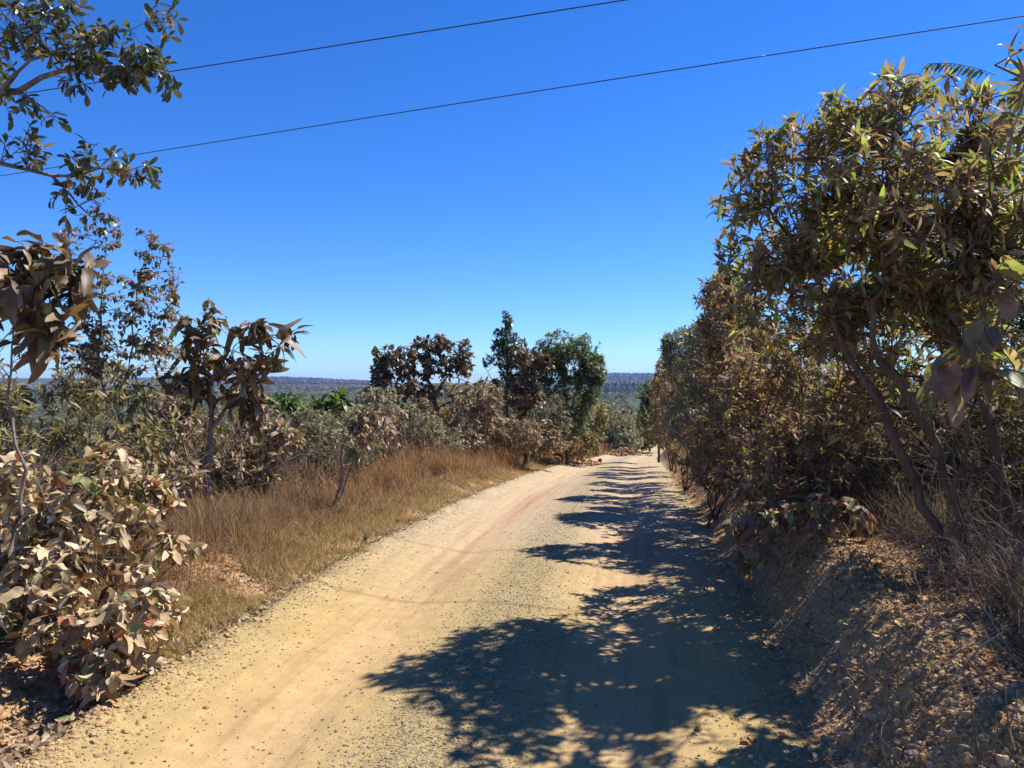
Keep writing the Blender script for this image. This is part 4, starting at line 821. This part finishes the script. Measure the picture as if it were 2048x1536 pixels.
def stump(name, label, u, D, h_, r_, seed):
    rg = rng_(seed); c = GP(u, D); r = root(name, label, 'stump', Vector(c)); k = 10; rows = 7
    V = []; 
    for j in range(rows):
        t = j / (rows - 1)
        for i in range(k):
            a = i * 2 * math.pi / k; rr = r_ * (1.5 - .75 * t ** .5) * (1 + rg.normal(0, .12)); zz = h_ * t + (rg.uniform(-.12, .18) * h_ if j == rows - 1 else 0) - (.05 if j == 0 else 0)
            V.append((rr * math.cos(a) + .05 * t, rr * math.sin(a), zz))
    V.append((0, 0, h_ * .8)); Fq = []
    for j in range(rows - 1):
        for i in range(k):
            a = j * k + i; b = j * k + (i + 1) % k; Fq.append((a, b, b + k, a + k))
    top = len(V) - 1
    for i in range(k): a = (rows - 1) * k + i; b = (rows - 1) * k + (i + 1) % k; Fq.append((a, b, top, top))
    Fq = np.array(Fq); q = Fq[:(rows - 1) * k]; T = np.concatenate([q[:, [0, 1, 2]], q[:, [0, 2, 3]], Fq[(rows - 1) * k:, :3]])
    o = bpy.data.objects.new('trunk', make_mesh('trunk', np.array(V), T, M['bark_dark'])); COL.objects.link(o); o.parent = r
    m = 5; A = np.zeros((m, 3)) + [0, 0, .02]; az = rg.uniform(0, 6.28, m); d = norm(np.stack([np.cos(az), np.sin(az), np.full(m, -.25)], -1))
    for i in range(m):
        v, f = tubes_geo(A[i:i + 1], A[i:i + 1] + d[i:i + 1] * r_ * 3, d[i:i + 1], d[i:i + 1], np.full(1, r_ * .6), np.full(1, r_ * .15), 6)
        o = bpy.data.objects.new('root', make_mesh('root', v, f, M['bark_dark'])); COL.objects.link(o); o.parent = r
stump('tree_stump', 'burnt dark stump standing in orange grass at the bend', 1191, 38, .62, .13, 411)
stump('tree_stump', 'small dark stump stub at the foot of the left verge', 724, 8.15, .12, .025, 412)

# ------------------------------------------------------------------ far woods and row of eucalyptus
def far_wood():
    rg = rng_(501); n = 11000
    r = 75 * (2600 / 75.) ** (rg.random(n) ** .85); az = rg.uniform(-.72, .72, n)
    x = r * np.sin(az); y = r * np.cos(az); z = H(x, y)
    hh = rg.uniform(2.2, 5.5, n) * (1 + .4 * fbm(x, y, 1 / 60., 3, 502)) * (1 + .35 * (r > 500) + .9 * (r > 1200)); k = 40
    c = np.repeat(np.stack([x, y, z + hh * .62], -1), k, 0); R = np.repeat(hh, k)
    d = norm(rg.normal(0, 1, (n * k, 3))); rad = rg.random((n * k, 1)) ** .5
    p = c + d * rad * np.stack([R * .48, R * .48, R * .40], -1)
    N = norm(d + rg.normal(0, .6, (n * k, 3)) + [0, 0, .5]); D = norm(np.cross(N, rg.normal(0, 1, (n * k, 3))))
    L = R * rg.uniform(.10, .22, n * k)
    v, f = leaves_geo(p, D, N, L, L * .8, np.zeros(n * k), 'far', rg)
    m = leaf_mat('far_foliage', [(0, (.08, .085, .035)), (.3, (.13, .13, .055)), (.6, (.18, .16, .085)), (.85, (.24, .20, .12))], .2, (1.1, 1.2, .5), .6, .2)
    n2 = 5200; r2 = rg.uniform(2900, 5000, n2); az2 = np.where(rg.random(n2) < .5, rg.uniform(-.33, -.17, n2), rg.uniform(.10, .2, n2)); k2 = 14
    x = r2 * np.sin(az2); y = r2 * np.cos(az2); h2 = rg.uniform(6, 15, n2); c = np.repeat(np.stack([x, y, H(x, y) + h2 * .4], -1), k2, 0); R = np.repeat(h2, k2)
    d = norm(rg.normal(0, 1, (n2 * k2, 3))); p = c + d * R[:, None] * .5; N = norm(d + [0, 0, .3]); D = norm(np.cross(N, rg.normal(0, 1, (n2 * k2, 3))))
    v2, f2 = leaves_geo(p, D, N, R * .5, R * .5, np.zeros(n2 * k2), 'far', rg); f = np.concatenate([f, f2 + len(v)]); v = np.concatenate([v, v2])
    link('woodland', make_mesh('woodland', v, f, m), kind='stuff', label='scrubby woodland covering the valley beyond the road', cat='woodland')
    m2 = leaf_mat('dark_crown', [(0, (.025, .04, .02)), (.5, (.04, .055, .028))], .1, (1, 1.2, .6), .6, .2)
    for i, u in enumerate(np.linspace(1203, 1296, 19)):
        D = 1150 + rg.uniform(-50, 50); g = GP(u + rg.uniform(-2, 2), D); h_ = rg.uniform(12, 22); k = 130
        r0 = root('eucalyptus_tree', 'tall narrow dark tree in the row below the far blue hill', 'tree', Vector(g), 'row of tall narrow trees in the valley')
        t = rg.random(k); wd = h_ * .07 * np.sin(np.clip(t * .85 + .15, 0, 1) * math.pi) + .4; a = rg.uniform(0, 6.28, k)
        p = np.stack([wd * np.cos(a), wd * np.sin(a), h_ * (.12 + .88 * t)], -1); Nn = norm(p * [1, 1, 0] + rg.normal(0, 1, (k, 3))); Dd = norm(np.cross(Nn, rg.normal(0, 1, (k, 3))))
        v, f = leaves_geo(p, Dd, Nn, np.full(k, 1.3), np.full(k, .9), np.zeros(k), 'far', rg)
        o = bpy.data.objects.new('crown', make_mesh('crown', v, f, m2)); COL.objects.link(o); o.parent = r0
        z1 = np.array([[0, 0, 1.]]); v, f = tubes_geo(np.array([[0, 0, -1.]]), np.array([[0, 0, h_ * .8]]), z1, z1, np.array([.35]), np.array([.12]), 6)
        o = bpy.data.objects.new('trunk', make_mesh('trunk', v, f, M['bark_grey'])); COL.objects.link(o); o.parent = r0
far_wood()

# ------------------------------------------------------------------ haze
def haze():
    x0, x1, y0, y1, z0, z1 = -7200, 7200, -40, 6800, -60, 85
    V = np.array([(x, y, z) for z in (z0, z1) for y in (y0, y1) for x in (x0, x1)], float)
    Fq = np.array([(0, 2, 3, 1), (4, 5, 7, 6), (0, 1, 5, 4), (2, 6, 7, 3), (0, 4, 6, 2), (1, 3, 7, 5)])
    m = bpy.data.materials.new('haze'); m.use_nodes = True; nt = m.node_tree; nt.nodes.clear()
    out = nt.nodes.new("ShaderNodeOutputMaterial"); pv = nt.nodes.new("ShaderNodeVolumePrincipled")
    pv.inputs['Color'].default_value = (.26, .42, .95, 1); pv.inputs['Density'].default_value = 0.85e-4; pv.inputs['Anisotropy'].default_value = .1
    nt.links.new(pv.outputs[0], out.inputs['Volume'])
    link('haze', make_mesh('haze', V, Fq, m, False), kind='stuff')
haze()
